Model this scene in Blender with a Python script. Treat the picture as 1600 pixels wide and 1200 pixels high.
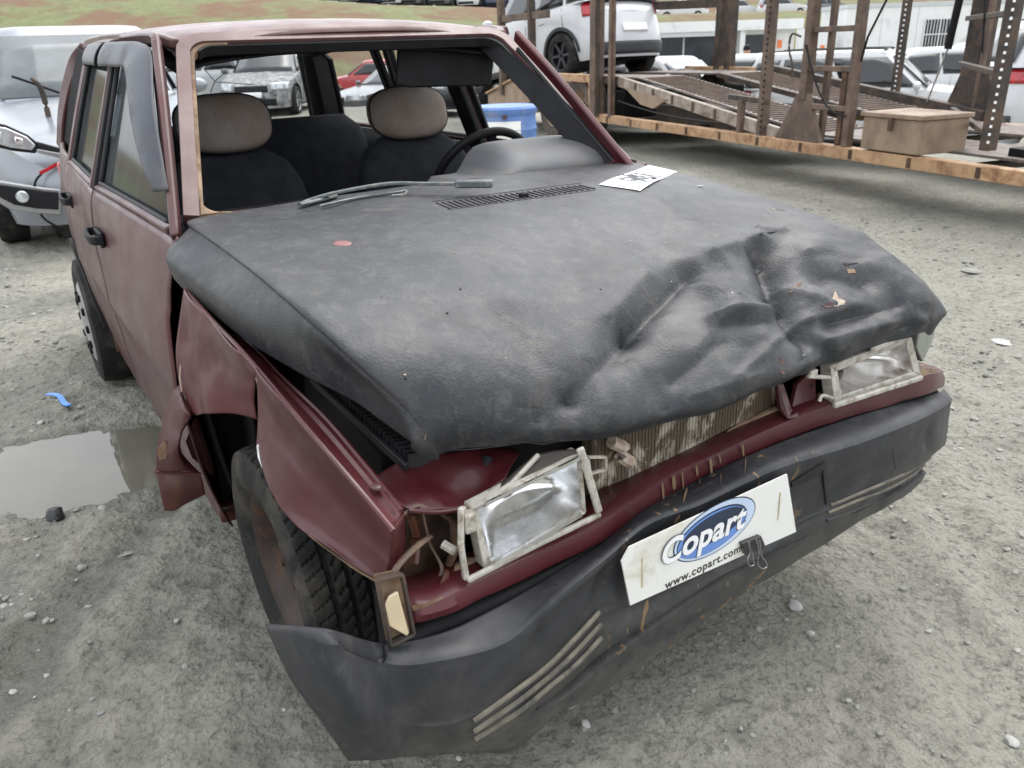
import bpy, bmesh, math, random
import numpy as np
from mathutils import Vector, Matrix
random.seed(7); RNG = np.random.RandomState(5)
for o in list(bpy.data.objects): bpy.data.objects.remove(o)
SC = bpy.context.scene
COL = SC.collection
R = math.radians
# ---------------------------------------------------------------- camera, sky, sun, exposure
CAM = np.array([1.645, -1.035, 1.338]); YAW, PITCH, ROLL, FPX = R(148.27), R(22.62), R(-1.96), 1274.0
def _axes():
    f = np.array([math.cos(PITCH)*math.cos(YAW), math.cos(PITCH)*math.sin(YAW), -math.sin(PITCH)])
    r = np.array([math.sin(YAW), -math.cos(YAW), 0.0]); u = np.cross(r, f)
    r2 = r*math.cos(ROLL)+u*math.sin(ROLL)
    return r2, np.cross(r2, f), f
AR, AU, AF = _axes()
cam = bpy.data.cameras.new('camera'); camo = bpy.data.objects.new('camera', cam); COL.objects.link(camo)
camo.matrix_world = Matrix(((AR[0], AU[0], -AF[0], CAM[0]), (AR[1], AU[1], -AF[1], CAM[1]), (AR[2], AU[2], -AF[2], CAM[2]), (0, 0, 0, 1)))
cam.sensor_width = 36.0; cam.lens = 36.0*FPX/1600.0; cam.clip_start = 0.02; cam.clip_end = 900
cam.dof.use_dof = True; cam.dof.focus_distance = 1.9; cam.dof.aperture_fstop = 7.5
SC.camera = camo
W = bpy.data.worlds.new('World'); SC.world = W; W.use_nodes = True
nt = W.node_tree; nt.nodes.clear()
wo = nt.nodes.new('ShaderNodeOutputWorld'); bg = nt.nodes.new('ShaderNodeBackground'); sk = nt.nodes.new('ShaderNodeTexSky')
hs = nt.nodes.new('ShaderNodeHueSaturation')
sk.sky_type = 'NISHITA'; sk.sun_disc = False; SUN_EL, SUN_AZ = R(60), R(-30)
sk.sun_elevation = SUN_EL; sk.sun_rotation = SUN_AZ; sk.air_density = 1.0; sk.dust_density = 4.0; sk.ozone_density = 1.0
hs.inputs['Saturation'].default_value = 0.22
mx = nt.nodes.new('ShaderNodeMix'); mx.data_type = 'RGBA'; mx.inputs[0].default_value = .48; mx.inputs[7].default_value = (7.0, 7.3, 7.7, 1)   # even high cloud over the whole sky
nt.links.new(sk.outputs[0], hs.inputs['Color']); nt.links.new(hs.outputs[0], mx.inputs[6]); nt.links.new(mx.outputs[2], bg.inputs['Color']); nt.links.new(bg.outputs[0], wo.inputs[0])
bg.inputs['Strength'].default_value = 0.15
sl = bpy.data.lights.new('sun', 'SUN'); so = bpy.data.objects.new('sun', sl); COL.objects.link(so)
sl.energy = 0.55; sl.angle = R(60); sl.color = (1.0, 0.97, 0.93)
sd = Vector((math.sin(SUN_AZ)*math.cos(SUN_EL), math.cos(SUN_AZ)*math.cos(SUN_EL), math.sin(SUN_EL)))
so.rotation_euler = sd.to_track_quat('Z', 'Y').to_euler()
SC.view_settings.view_transform = 'Standard'; SC.view_settings.look = 'None'
SC.view_settings.gamma = 1.0; SC.view_settings.use_curve_mapping = False
SC.view_settings.exposure = 1.2
# ---------------------------------------------------------------- helpers
def hit(px, py, p0, n):
    d = AF+(px-800)/FPX*AR-(py-600)/FPX*AU; n = np.asarray(n, float)
    return CAM+d*(np.dot(np.asarray(p0, float)-CAM, n)/np.dot(d, n))
def U(px, py, ax, val):
    d = AF+(px-800)/FPX*AR-(py-600)/FPX*AU
    return CAM+d*((val-CAM[ax])/d[ax])
def hashn(ix, iy, iz, seed=0):
    h = (ix*374761393+iy*668265263+iz*2147483647+seed*974711) & 0x7fffffff
    h = ((h ^ (h >> 13))*1274126177) & 0x7fffffff
    return ((h ^ (h >> 16)) & 0xffff)/65535.0
def vnoise(x, y, z=0.0, seed=0):
    x, y, z = np.broadcast_arrays(np.asarray(x, float), np.asarray(y, float), np.asarray(z, float))
    ix, iy, iz = [np.floor(a).astype(np.int64) for a in (x, y, z)]
    fx, fy, fz = x-ix, y-iy, z-iz
    s = lambda t: t*t*(3-2*t)
    fx, fy, fz = s(fx), s(fy), s(fz); r = 0
    for dx in (0, 1):
        for dy in (0, 1):
            for dz in (0, 1):
                w = (fx if dx else 1-fx)*(fy if dy else 1-fy)*(fz if dz else 1-fz)
                r = r+w*hashn(ix+dx, iy+dy, iz+dz, seed)
    return r*2-1
def fbm(x, y, z=0.0, o=4, seed=0, gain=.5):
    r = 0; a = 1.0; f = 1.0
    for k in range(o):
        r = r+a*vnoise(np.asarray(x)*f+k*17.3, np.asarray(y)*f-k*9.1, np.asarray(z)*f+k*3.7, seed+k); a *= gain; f *= 2.03
    return r
def cr(P, n):
    """Catmull-Rom through P (m,...) sampled at n points (first axis)."""
    P = np.asarray(P, float); m = len(P)
    E = np.concatenate([[2*P[0]-P[1]], P, [2*P[-1]-P[-2]]])
    t = np.linspace(0, m-1, n); i = np.minimum(t.astype(int), m-2); f = (t-i).reshape((-1,)+(1,)*(P.ndim-1))
    a, b, c, d = E[i], E[i+1], E[i+2], E[i+3]
    return .5*((2*b)+(c-a)*f+(2*a-5*b+4*c-d)*f*f+(3*b-a-3*c+d)*f**3)
def dense(C, nu, nv):
    G = cr(C, nu); return np.swapaxes(cr(np.swapaxes(G, 0, 1), nv), 0, 1)
def gnormals(G):
    du = np.gradient(G, axis=0); dv = np.gradient(G, axis=1); n = np.cross(du, dv)
    return n/np.maximum(np.linalg.norm(n, axis=2, keepdims=True), 1e-9)
class MB:
    def __init__(s): s.v = []; s.f = []
    def add(s, vs, fs):
        o = len(s.v); s.v.extend([tuple(map(float, v)) for v in vs]); s.f.extend([tuple(i+o for i in f) for f in fs]); return s
    def grid(s, G, closeu=False, closev=False):
        m, n = G.shape[:2]; fs = []
        for i in range(m if closeu else m-1):
            for j in range(n if closev else n-1):
                fs.append((i*n+j, ((i+1) % m)*n+j, ((i+1) % m)*n+(j+1) % n, i*n+(j+1) % n))
        return s.add(G.reshape(-1, 3), fs)
    def box(s, c, size, rz=0.0, M=None):
        c = np.asarray(c, float); h = np.asarray(size, float)/2; vs = []
        for x in (-1, 1):
            for y in (-1, 1):
                for z in (-1, 1):
                    p = np.array([x, y, z])*h
                    if M is not None: p = np.asarray(M) @ p
                    elif rz: p = np.array([p[0]*math.cos(rz)-p[1]*math.sin(rz), p[0]*math.sin(rz)+p[1]*math.cos(rz), p[2]])
                    vs.append(c+p)
        return s.add(vs, [(0, 1, 3, 2), (4, 6, 7, 5), (0, 4, 5, 1), (2, 3, 7, 6), (0, 2, 6, 4), (1, 5, 7, 3)])
    def hexa(s, A, B):
        """frustum between quads A and B (4 pts each)"""
        return s.add(list(A)+list(B), [(3, 2, 1, 0), (4, 5, 6, 7)]+[(i, (i+1) % 4, 4+(i+1) % 4, 4+i) for i in range(4)])
    def prism(s, poly, off):
        poly = [np.asarray(p, float) for p in poly]; n = len(poly); off = np.asarray(off, float)
        return s.add(poly+[p+off for p in poly], [tuple(range(n))[::-1], tuple(range(n, 2*n))]+[(i, (i+1) % n, n+(i+1) % n, n+i) for i in range(n)])
    def tube(s, pts, r, n=8, caps=True, flat=1.0, up=(0, 0, 1)):
        pts = np.asarray(pts, float); m = len(pts); r = np.broadcast_to(r, (m,)); T = np.gradient(pts, axis=0)
        T /= np.maximum(np.linalg.norm(T, axis=1, keepdims=True), 1e-9); up = np.asarray(up, float); G = np.zeros((m, n, 3))
        for i in range(m):
            a = np.cross(T[i], up)
            if np.linalg.norm(a) < 1e-3: a = np.cross(T[i], (1, 0, 0))
            a /= np.linalg.norm(a); b = np.cross(a, T[i])
            for k in range(n):
                w = 2*math.pi*(k+.5)/n; G[i, k] = pts[i]+r[i]*(math.cos(w)*a+flat*math.sin(w)*b)
        s.grid(G, closev=True)
        if caps:
            o = len(s.v)-m*n; s.f.append(tuple(o+k for k in range(n))); s.f.append(tuple(o+(m-1)*n+k for k in range(n))[::-1])
        return s
    def beam(s, pts, w, h, up=(0, 0, 1)):
        """rectangular section along a polyline; w across, h along up"""
        pts = np.asarray(pts, float); m = len(pts); T = np.gradient(pts, axis=0); T /= np.linalg.norm(T, axis=1, keepdims=True)
        w = np.broadcast_to(w, (m,)); h = np.broadcast_to(h, (m,)); G = np.zeros((m, 4, 3))
        for i in range(m):
            a = np.cross(T[i], up); a /= np.linalg.norm(a); b = np.cross(a, T[i])
            for k, (p, q) in enumerate(((-1, -1), (1, -1), (1, 1), (-1, 1))): G[i, k] = pts[i]+a*p*w[i]/2+b*q*h[i]/2
        s.grid(G, closev=True); o = len(s.v)-m*4
        s.f.append((o, o+1, o+2, o+3)); s.f.append((o+(m-1)*4+3, o+(m-1)*4+2, o+(m-1)*4+1, o+(m-1)*4)); return s
    def lathe(s, prof, c, axis, n=32, up=(0, 0, 1), closed=False):
        """prof: list of (r, h along axis)"""
        ax = np.asarray(axis, float); ax /= np.linalg.norm(ax); a = np.cross(ax, up)
        if np.linalg.norm(a) < 1e-3: a = np.cross(ax, (1, 0, 0))
        a /= np.linalg.norm(a); b = np.cross(ax, a); G = np.zeros((n, len(prof), 3))
        for i in range(n):
            w = 2*math.pi*i/n
            for j, (r, h) in enumerate(prof): G[i, j] = np.asarray(c)+ax*h+r*(math.cos(w)*a+math.sin(w)*b)
        return s.grid(G, closeu=True, closev=closed)
    def obj(s, name, m, parent=None, smooth=True, bevel=0.0, solid=0.0, seg=2, subd=0, angle=35):
        me = bpy.data.meshes.new(name); me.from_pydata(s.v, [], s.f)
        bm = bmesh.new(); bm.from_mesh(me); bmesh.ops.recalc_face_normals(bm, faces=bm.faces); bm.to_mesh(me); bm.free()
        me.materials.append(m); o = bpy.data.objects.new(name, me); COL.objects.link(o)
        if parent is not None: o.parent = parent
        if smooth:
            me.polygons.foreach_set('use_smooth', [True]*len(me.polygons))
            try: me.set_sharp_from_angle(angle=R(angle))
            except Exception: pass
        if solid: md = o.modifiers.new('s', 'SOLIDIFY'); md.thickness = solid; md.offset = 0
        if bevel: md = o.modifiers.new('b', 'BEVEL'); md.width = bevel; md.segments = seg; md.limit_method = 'ANGLE'; md.angle_limit = R(40)
        if subd: md = o.modifiers.new('u', 'SUBSURF'); md.levels = subd; md.render_levels = subd
        return o
def tag(o, label=None, cat=None, group=None, kind=None):
    if label: o['label'] = label
    if cat: o['category'] = cat
    if group: o['group'] = group
    if kind: o['kind'] = kind
    return o
def empty(name, loc=(0, 0, 0), rz=0.0, label=None, cat=None, group=None):
    o = bpy.data.objects.new(name, None); COL.objects.link(o); o.location = loc; o.rotation_euler = (0, 0, rz); o.empty_display_size = .1
    return tag(o, label, cat, group)
def kids(o): return [c for c in bpy.data.objects if c.parent == o]
def copy_tree(o, parent=None):
    c = o.copy(); COL.objects.link(c)
    if parent is not None: c.parent = parent
    for ch in kids(o): copy_tree(ch, c)
    return c
# ---------------------------------------------------------------- materials
class NM:
    def __init__(s, name, rough=.5, metal=0.0, spec=.5, coat=0.0, trans=0.0):
        s.m = bpy.data.materials.new(name); s.m.use_nodes = True; s.t = s.m.node_tree; s.b = s.t.nodes['Principled BSDF']
        s.b.inputs['Roughness'].default_value = rough; s.b.inputs['Metallic'].default_value = metal
        s.b.inputs['Specular IOR Level'].default_value = spec; s.b.inputs['Coat Weight'].default_value = coat; s.b.inputs['Coat Roughness'].default_value = .15
        s.b.inputs['Transmission Weight'].default_value = trans
        s.tc = s.t.nodes.new('ShaderNodeTexCoord'); s.co = s.tc.outputs['Object']
    def map(s, scale=(1, 1, 1), rot=(0, 0, 0), loc=(0, 0, 0)):
        n = s.t.nodes.new('ShaderNodeMapping'); n.inputs['Scale'].default_value = scale; n.inputs['Rotation'].default_value = rot; n.inputs['Location'].default_value = loc
        s.t.links.new(s.co, n.inputs[0]); return n.outputs[0]
    def noise(s, scale=5, detail=6, rough=.6, co=None, dist=0.0):
        n = s.t.nodes.new('ShaderNodeTexNoise'); n.inputs['Scale'].default_value = scale; n.inputs['Detail'].default_value = detail
        n.inputs['Roughness'].default_value = rough; n.inputs['Distortion'].default_value = dist; s.t.links.new(co or s.co, n.inputs['Vector']); return n.outputs['Fac']
    def vor(s, scale=5, feat='F1', co=None, out='Distance', rnd=1.0):
        n = s.t.nodes.new('ShaderNodeTexVoronoi'); n.feature = feat; n.inputs['Scale'].default_value = scale; n.inputs['Randomness'].default_value = rnd; s.t.links.new(co or s.co, n.inputs['Vector']); return n.outputs[out]
    def wave(s, scale=5, dist=0.0, co=None, d='X', det=2):
        n = s.t.nodes.new('ShaderNodeTexWave'); n.bands_direction = d; n.inputs['Scale'].default_value = scale; n.inputs['Distortion'].default_value = dist; n.inputs['Detail'].default_value = det
        s.t.links.new(co or s.co, n.inputs['Vector']); return n.outputs['Fac']
    def ramp(s, fac, stops):
        n = s.t.nodes.new('ShaderNodeValToRGB'); e = n.color_ramp.elements
        while len(e) < len(stops): e.new(.5)
        for k, (p, c) in enumerate(stops):
            e[k].position = p; c = c if not isinstance(c, (int, float)) else (c, c, c); e[k].color = (*c, 1)
        s.t.links.new(fac, n.inputs[0]); return n.outputs[0]
    def mix(s, fac, a, b, mode='MIX'):
        n = s.t.nodes.new('ShaderNodeMix'); n.data_type = 'RGBA'; n.blend_type = mode
        for sock, v in ((n.inputs[0], fac), (n.inputs[6], a), (n.inputs[7], b)):
            if isinstance(v, (int, float)): sock.default_value = v
            elif isinstance(v, tuple): sock.default_value = (*v, 1)
            else: s.t.links.new(v, sock)
        return n.outputs[2]
    def math(s, op, a, b=0.0):
        n = s.t.nodes.new('ShaderNodeMath'); n.operation = op
        for sock, v in ((n.inputs[0], a), (n.inputs[1], b)):
            if isinstance(v, (int, float)): sock.default_value = v
            else: s.t.links.new(v, sock)
        return n.outputs[0]
    def sep(s, co=None):
        n = s.t.nodes.new('ShaderNodeSeparateXYZ'); s.t.links.new(co or s.co, n.inputs[0]); return n.outputs
    def col(s, c):
        if isinstance(c, tuple): s.b.inputs['Base Color'].default_value = (*c, 1)
        else: s.t.links.new(c, s.b.inputs['Base Color'])
        return s
    def rough(s, c): s.t.links.new(c, s.b.inputs['Roughness']); return s
    def metal(s, c): s.t.links.new(c, s.b.inputs['Metallic']); return s
    def bump(s, h, st=.3, d=.01):
        n = s.t.nodes.new('ShaderNodeBump'); n.inputs['Strength'].default_value = st; n.inputs['Distance'].default_value = d
        s.t.links.new(h, n.inputs['Height']); p = s.b.inputs['Normal']
        if p.is_linked: s.t.links.new(p.links[0].from_socket, n.inputs['Normal'])
        s.t.links.new(n.outputs[0], p); return s
def simple(name, c, rough=.5, metal=0.0, vary=.25, scale=6, bump=0.0, dirt=None, coat=0.0, bscale=60, spec=.5):
    """procedural plain material: colour varied by noise, optional dirt (colour, amount, scale)"""
    m = NM(name, rough, metal, spec=spec, coat=coat); lo = tuple(x*(1-vary) for x in c); hi = tuple(min(1, x*(1+vary)) for x in c)
    k = m.ramp(m.noise(scale), [(.35, lo), (.65, hi)])
    if dirt:
        f = m.ramp(m.noise(dirt[2], 8, .65, dist=.4), [(max(0, .62-dirt[1]*.4), 0.0), (min(1, .78-dirt[1]*.2), 1.0)]); k = m.mix(f, k, dirt[0])
        m.rough(m.mix(f, (rough,)*3, (.85,)*3))
    m.col(k)
    if bump: m.bump(m.noise(bscale, 4), bump, .004)
    return m.m
MAT = {}
def build_materials():
    M = MAT
    def red(name, dust, base=(.040, .0065, .0085), base2=(.066, .012, .0145), dustc=(.095, .066, .052)):
        m = NM(name, .42, 0, spec=.45, coat=.28)
        c = m.ramp(m.noise(2.2, 6, .6), [(.35, base), (.7, base2)])
        st = m.noise(3.0, 8, .7, co=m.map((1.2, 1.2, .35)), dist=.6)
        f = m.ramp(st, [(.62-dust*.5, 0.0), (.85-dust*.25, .85)])
        c = m.mix(f, c, dustc)
        sc = m.ramp(m.noise(30, 3, .9, co=m.map((1, 1, 7))), [(.72, 0.0), (.78, 1.0)])
        c = m.mix(m.math('MULTIPLY', sc, .25), c, (.30, .22, .2))
        ru = m.ramp(m.noise(7, 9, .75, dist=.3), [(.65, 0.0), (.69, 1.0)])
        c = m.mix(m.math('MULTIPLY', ru, .8), c, (.13, .055, .022))
        m.col(c); m.rough(m.ramp(m.noise(9, 5), [(.3, .36), (.7, .62)])); m.bump(m.noise(35, 4), .06, .003); m.bump(m.noise(4, 2), .15, .008); return m.m
    M['red'] = red('maroon_paint', .08, base=(.054, .0065, .0095), base2=(.086, .0115, .0165))
    M['red_dusty'] = red('maroon_paint_dusty', .36, base=(.050, .007, .0095), base2=(.076, .012, .0155), dustc=(.088, .062, .050))
    M['red_roof'] = red('maroon_paint_faded_sky_sheen', .62, base=(.070, .017, .019), base2=(.105, .034, .035), dustc=(.17, .12, .105))  # dusty faded roof paint, with sky reflection put into the paler colour
    M['red_rust'] = red('maroon_paint_rusty', .35, dustc=(.17, .075, .03))
    # hood cover: black grained vinyl with dust and scuffs
    m = NM('grained_black_vinyl', .55, 0, spec=.38)
    base = m.ramp(m.noise(2.0, 5), [(.3, (.015, .0165, .020)), (.7, (.025, .027, .032))])
    dust = m.ramp(m.noise(3.3, 9, .68, co=m.map((1, 1.4, 1)), dist=.8), [(.42, 0.0), (.72, 1.0)])
    c = m.mix(m.math('MULTIPLY', dust, .48), base, (.085, .083, .078))
    c = m.mix(m.ramp(m.noise(24, 8, .8, dist=.5), [(.50, 0.0), (.66, .35)]), c, (.12, .118, .112))
    sc = m.ramp(m.noise(9, 8, .85, co=m.map((.35, 5, 1), rot=(0, 0, .5))), [(.66, 0.0), (.74, 1.0)])
    c = m.mix(m.math('MULTIPLY', sc, .42), c, (.20, .20, .205))
    sp = m.ramp(m.vor(55), [(.0, 1.0), (.045, 0.0)])
    sp2 = m.ramp(m.noise(5, 2), [(.55, 0.0), (.62, 1.0)])
    c = m.mix(m.math('MULTIPLY', sp, sp2), c, (.32, .32, .30))
    tan = m.ramp(m.noise(5, 7, .75, dist=1.0, co=m.map(loc=(3, 1, 2))), [(.58, 0.0), (.72, .45)])
    c = m.mix(tan, c, (.13, .112, .082))
    s2 = m.ramp(m.noise(14, 9, .9, co=m.map((5, .3, 5), rot=(0, 0, .15))), [(.66, 0.0), (.72, .5)]); c = m.mix(s2, c, (.15, .15, .145))
    m.col(c); m.rough(m.ramp(m.noise(4, 7, .7), [(.3, .34), (.7, .58)]))
    cell = m.vor(190, 'F1'); m.bump(cell, .30, .0016); m.bump(m.noise(18, 5, .6), .18, .006); m.bump(m.noise(5, 3, .5), .2, .01); M['vinyl'] = m.m
    # bumper plastic with mud splashes
    def plastic(name, c0, c1, mud):
        m = NM(name, .5, 0, spec=.45)
        c = m.ramp(m.noise(2.5, 6, .6), [(.3, c0), (.7, c1)])
        d = m.ramp(m.noise(4, 9, .7, dist=.7), [(.45, 0.0), (.8, .6)]); c = m.mix(d, c, (.072, .071, .069)); c = m.mix(m.ramp(m.noise(20, 9, .8, dist=.5), [(.52, 0.0), (.68, .35)]), c, (.10, .099, .094))
        z = m.sep()[2]
        low = m.t.nodes.new('ShaderNodeMapRange'); low.inputs[1].default_value = .44; low.inputs[2].default_value = .2; m.t.links.new(z, low.inputs[0])
        dd = m.math('MULTIPLY', low.outputs[0], m.ramp(m.noise(14, 6, .7), [(.3, 0.0), (.7, .8)])); c = m.mix(dd, c, (.125, .118, .10))
        sp = m.ramp(m.noise(30, 3, .55, co=m.map((1, 1, .38)), dist=.3), [(.69-mud*.06, 0.0), (.71-mud*.06, 1.0)])
        yy = m.t.nodes.new('ShaderNodeMath'); yy.operation = 'ABSOLUTE'; m.t.links.new(m.math('SUBTRACT', m.sep()[1], .0), yy.inputs[0]); reg = m.ramp(yy.outputs[0], [(.20, 1.0), (.30, 0.0)])
        c = m.mix(m.math('MULTIPLY', sp, m.math('MULTIPLY', reg, .8)), c, (.22, .14, .07))
        sc = m.ramp(m.noise(11, 7, .8, co=m.map((1, .5, 5))), [(.70, 0.0), (.77, .5)]); c = m.mix(sc, c, (.17, .17, .18))
        m.col(c); m.rough(m.ramp(m.noise(6, 6), [(.3, .38), (.7, .66)])); m.bump(m.noise(60, 4), .12, .002); m.bump(m.noise(6, 4), .25, .01); return m.m
    M['bumper'] = plastic('black_bumper_plastic', (.013, .014, .017), (.026, .027, .032), 1.0)
    M['deflector'] = simple('smoky_acrylic', (.024, .028, .040), .42, 0, .2, 4, .03, dirt=((.10, .10, .10), .25, 5), coat=0)
    M['rubber'] = simple('tyre_rubber', (.013, .0128, .0125), .75, 0, .3, 12, .35, dirt=((.07, .062, .052), .32, 9), spec=.3)
    M['rubber_black'] = simple('black_rubber_seal', (.012, .012, .013), .6, 0, .3, 20, .1)
    M['rustrim'] = simple('rusty_steel_rim', (.040, .028, .024), .6, .3, .35, 9, .3, dirt=((.13, .06, .03), .25, 13))
    M['rust'] = simple('rusted_steel', (.11, .058, .034), .75, .2, .4, 9, .5, dirt=((.05, .035, .028), .45, 7))
    M['rust_tan'] = simple('tan_rusty_primer', (.22, .15, .095), .75, 0, .4, 12, .4, dirt=((.12, .055, .025), .4, 14))
    M['primer'] = simple('scraped_primer', (.45, .38, .3), .7, 0, .25, 22, .2, dirt=((.2, .07, .04), .35, 25))
    M['housing'] = simple('dirty_cream_plastic', (.42, .40, .35), .5, 0, .15, 14, .1, dirt=((.17, .12, .08), .36, 45))
    M['lens_cream'] = simple('cream_indicator_lens', (.62, .50, .33), .3, 0, .08, 9, .05, coat=.4)
    M['chrome'] = simple('reflector_mirror', (.80, .81, .82), .12, 1.0, .05, 5, 0, dirt=((.33, .31, .27), .42, 7))
    M['chrome_dark'] = simple('rusty_reflector_mirror', (.66, .65, .63), .16, .9, .15, 6, 0, dirt=((.16, .10, .065), .40, 7))
    M['dark'] = simple('oily_black_plastic', (.006, .006, .0065), .6, 0, .4, 12, .2, spec=.2)
    M['dark2'] = simple('dark_grey_trim', (.010, .010, .012), .6, 0, .3, 12, .12, spec=.25)
    M['mud'] = simple('dried_tan_mud', (.17, .112, .062), .85, 0, .2, 60, .2)
    M['rib'] = simple('worn_black_rib_plastic', (.022, .022, .024), .45, 0, .3, 20, .1)
    M['fabric'] = simple('black_seat_fabric', (.017, .018, .022), .92, 0, .25, 18, .35, bscale=260, spec=.2)
    m = NM('patterned_headrest_fabric', .92, spec=.2)
    w = m.wave(40, 7.0, m.map((1, 1, 1), rot=(0, 0, 0)), 'Y', 3)
    c = m.mix(m.ramp(w, [(.2, 0.0), (.8, 1.0)]), (.19, .17, .152), (.225, .203, .182))
    c = m.mix(m.ramp(m.noise(7, 6, .7), [(.40, 0.0), (.66, .6)]), c, (.15, .085, .055))
    m.col(c); m.bump(m.noise(300, 3), .4, .002); M['headrest'] = m.m
    M['grey_dash'] = simple('dusty_grey_dashboard_plastic', (.105, .108, .115), .55, 0, .12, 5, .08, dirt=((.17, .15, .12), .32, 6), bscale=200)
    M['wiper'] = simple('worn_grey_wiper_paint', (.10, .115, .12), .45, .2, .3, 25, .1, dirt=((.3, .27, .22), .3, 30))
    M['steel'] = simple('bare_metal', (.45, .44, .42), .35, .9, .2, 20, .05)
    m = NM('dusty_window_glass', .08, spec=.5); m.b.inputs['IOR'].default_value = 1.45
    f = m.ramp(m.noise(4, 7, .65, co=m.map((1, 1, .5))), [(.35, .12), (.7, .38)])
    tr = m.t.nodes.new('ShaderNodeBsdfTransparent'); tr.inputs[0].default_value = (.50, .53, .55, 1); gl = m.t.nodes.new('ShaderNodeBsdfGlossy'); gl.inputs['Roughness'].default_value = .06
    df = m.t.nodes.new('ShaderNodeBsdfDiffuse'); df.inputs[0].default_value = (.20, .22, .225, 1)
    fr = m.t.nodes.new('ShaderNodeLayerWeight'); frm = m.math('MULTIPLY', m.math('POWER', fr.outputs['Facing'], 4.0), .48); frm = m.math('ADD', frm, .04)
    a = m.t.nodes.new('ShaderNodeMixShader'); b2 = m.t.nodes.new('ShaderNodeMixShader')
    m.t.links.new(f, a.inputs[0]); m.t.links.new(tr.outputs[0], a.inputs[1]); m.t.links.new(df.outputs[0], a.inputs[2])
    m.t.links.new(frm, b2.inputs[0]); m.t.links.new(a.outputs[0], b2.inputs[1]); m.t.links.new(gl.outputs[0], b2.inputs[2])
    m.t.links.new(b2.outputs[0], m.t.nodes['Material Output'].inputs[0]); M['glass'] = m.m
    m2 = m.m.copy(); m2.name = 'clear_rear_glass'; M['glass_clear'] = m2
    for n in m2.node_tree.nodes:
        if n.type == 'BSDF_TRANSPARENT': n.inputs[0].default_value = (.97, .98, .98, 1)
        if n.type == 'VALTORGB': n.color_ramp.elements[0].color = (0.0, 0, 0, 1); n.color_ramp.elements[1].color = (.10, .10, .10, 1)
    M['cglass'] = simple('tinted_car_glass', (.012, .014, .017), .06, 0, .2, 2, 0, coat=.5)
    M['cglass_light'] = simple('car_glass_sky_in_colour', (.10, .115, .12), .08, 0, .3, 2.5, 0, coat=.6)  # paler than the tinted glass: reflected sky is put into the base colour
    M['white_car'] = simple('white_car_paint', (.56, .57, .58), .25, 0, .03, 1.5, 0, dirt=((.5, .48, .44), .12, 2), coat=.6)
    M['silver_car'] = simple('silver_car_paint', (.27, .29, .32), .3, .35, .05, 1.5, .02, dirt=((.4, .38, .35), .2, 2), coat=.6)
    M['black_car'] = simple('black_car_paint', (.015, .017, .022), .22, 0, .1, 2, 0, coat=.6)
    M['blue_car'] = simple('dark_blue_car_paint', (.02, .035, .085), .22, 0, .1, 2, 0, coat=.6)
    M['grey_car'] = simple('grey_car_paint', (.12, .125, .135), .25, .3, .1, 2, 0, coat=.6)
    M['red_car'] = simple('red_car_paint', (.45, .045, .05), .25, 0, .08, 2, 0, coat=.6)
    M['crushed'] = simple('crushed_dusty_grey_paint', (.10, .105, .115), .5, .2, .6, 7, .7, dirt=((.45, .45, .44), .5, 8))
    M['cladding'] = simple('grey_black_cladding', (.035, .037, .042), .6, 0, .15, 8, .05)
    M['alloy'] = simple('silver_alloy', (.42, .43, .44), .3, .8, .08, 8, 0)
    M['taillamp'] = simple('red_tail_lamp', (.42, .012, .018), .15, 0, .3, 14, 0, coat=.8)
    M['headlamp'] = simple('clear_headlamp', (.48, .50, .52), .1, .4, .35, 9, 0, coat=1.0)
    M['amber'] = simple('amber_lamp', (.6, .22, .03), .3, 0, .1, 9, 0)
    M['rail'] = simple('ochre_trailer_paint', (.42, .265, .145), .6, 0, .18, 3, .15, dirt=((.17, .075, .035), .38, 6))
    M['post'] = simple('brown_rusty_post', (.10, .07, .055), .7, .2, .3, 5, .25, dirt=((.20, .14, .10), .45, 6))
    M['post_dark'] = simple('dark_greasy_post', (.045, .037, .032), .6, .3, .3, 5, .25, dirt=((.14, .09, .06), .4, 7))
    M['tread_plate'] = simple('worn_deck_steel', (.19, .165, .15), .6, .25, .3, 5, .25, dirt=((.11, .07, .05), .5, 5))
    M['mudtan'] = simple('tan_mudguard', (.30, .215, .15), .7, 0, .12, 3, .1, dirt=((.2, .13, .09), .4, 4))
    M['beige_beam'] = simple('beige_weathered_beam', (.34, .29, .24), .65, 0, .2, 5, .2, dirt=((.12, .08, .06), .45, 6))
    M['toolbox'] = simple('brown_painted_toolbox', (.27, .195, .13), .55, 0, .1, 5, .05, dirt=((.16, .11, .075), .4, 4))
    M['wheelmud'] = simple('mud_coated_truck_tyre', (.055, .045, .038), .85, 0, .3, 6, .3, dirt=((.13, .10, .078), .5, 4))
    M['barrel'] = simple('blue_barrel_plastic', (.10, .20, .47), .45, 0, .12, 4, .03, dirt=((.25, .3, .4), .25, 5))
    M['barrel_label'] = simple('white_barrel_label', (.72, .72, .66), .6, 0, .04, 5)
    M['wall_white'] = simple('white_painted_wall', (.70, .71, .70), .6, 0, .04, 1.2, .02, dirt=((.5, .5, .48), .22, 1.5))
    M['wall_band'] = simple('pale_grey_fascia', (.50, .52, .52), .6, 0, .05, 2)
    M['dark_window'] = simple('dark_office_glass', (.02, .024, .03), .15, 0, .5, 1.2, 0)
    M['sign_orange'] = simple('orange_sign', (.75, .2, .06), .5, 0, .05, 9)
    M['skin'] = simple('skin', (.42, .23, .15), .5, 0, .08, 9)
    M['orange_shirt'] = simple('orange_shirt', (.70, .16, .06), .8, 0, .1, 9)
    M['dark_cloth'] = simple('dark_trousers', (.03, .035, .05), .85, 0, .1, 9)
    M['plate_white'] = simple('white_plate_board', (.74, .74, .70), .42, 0, .03, 4, .02, dirt=((.5, .45, .33), .22, 7))
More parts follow.
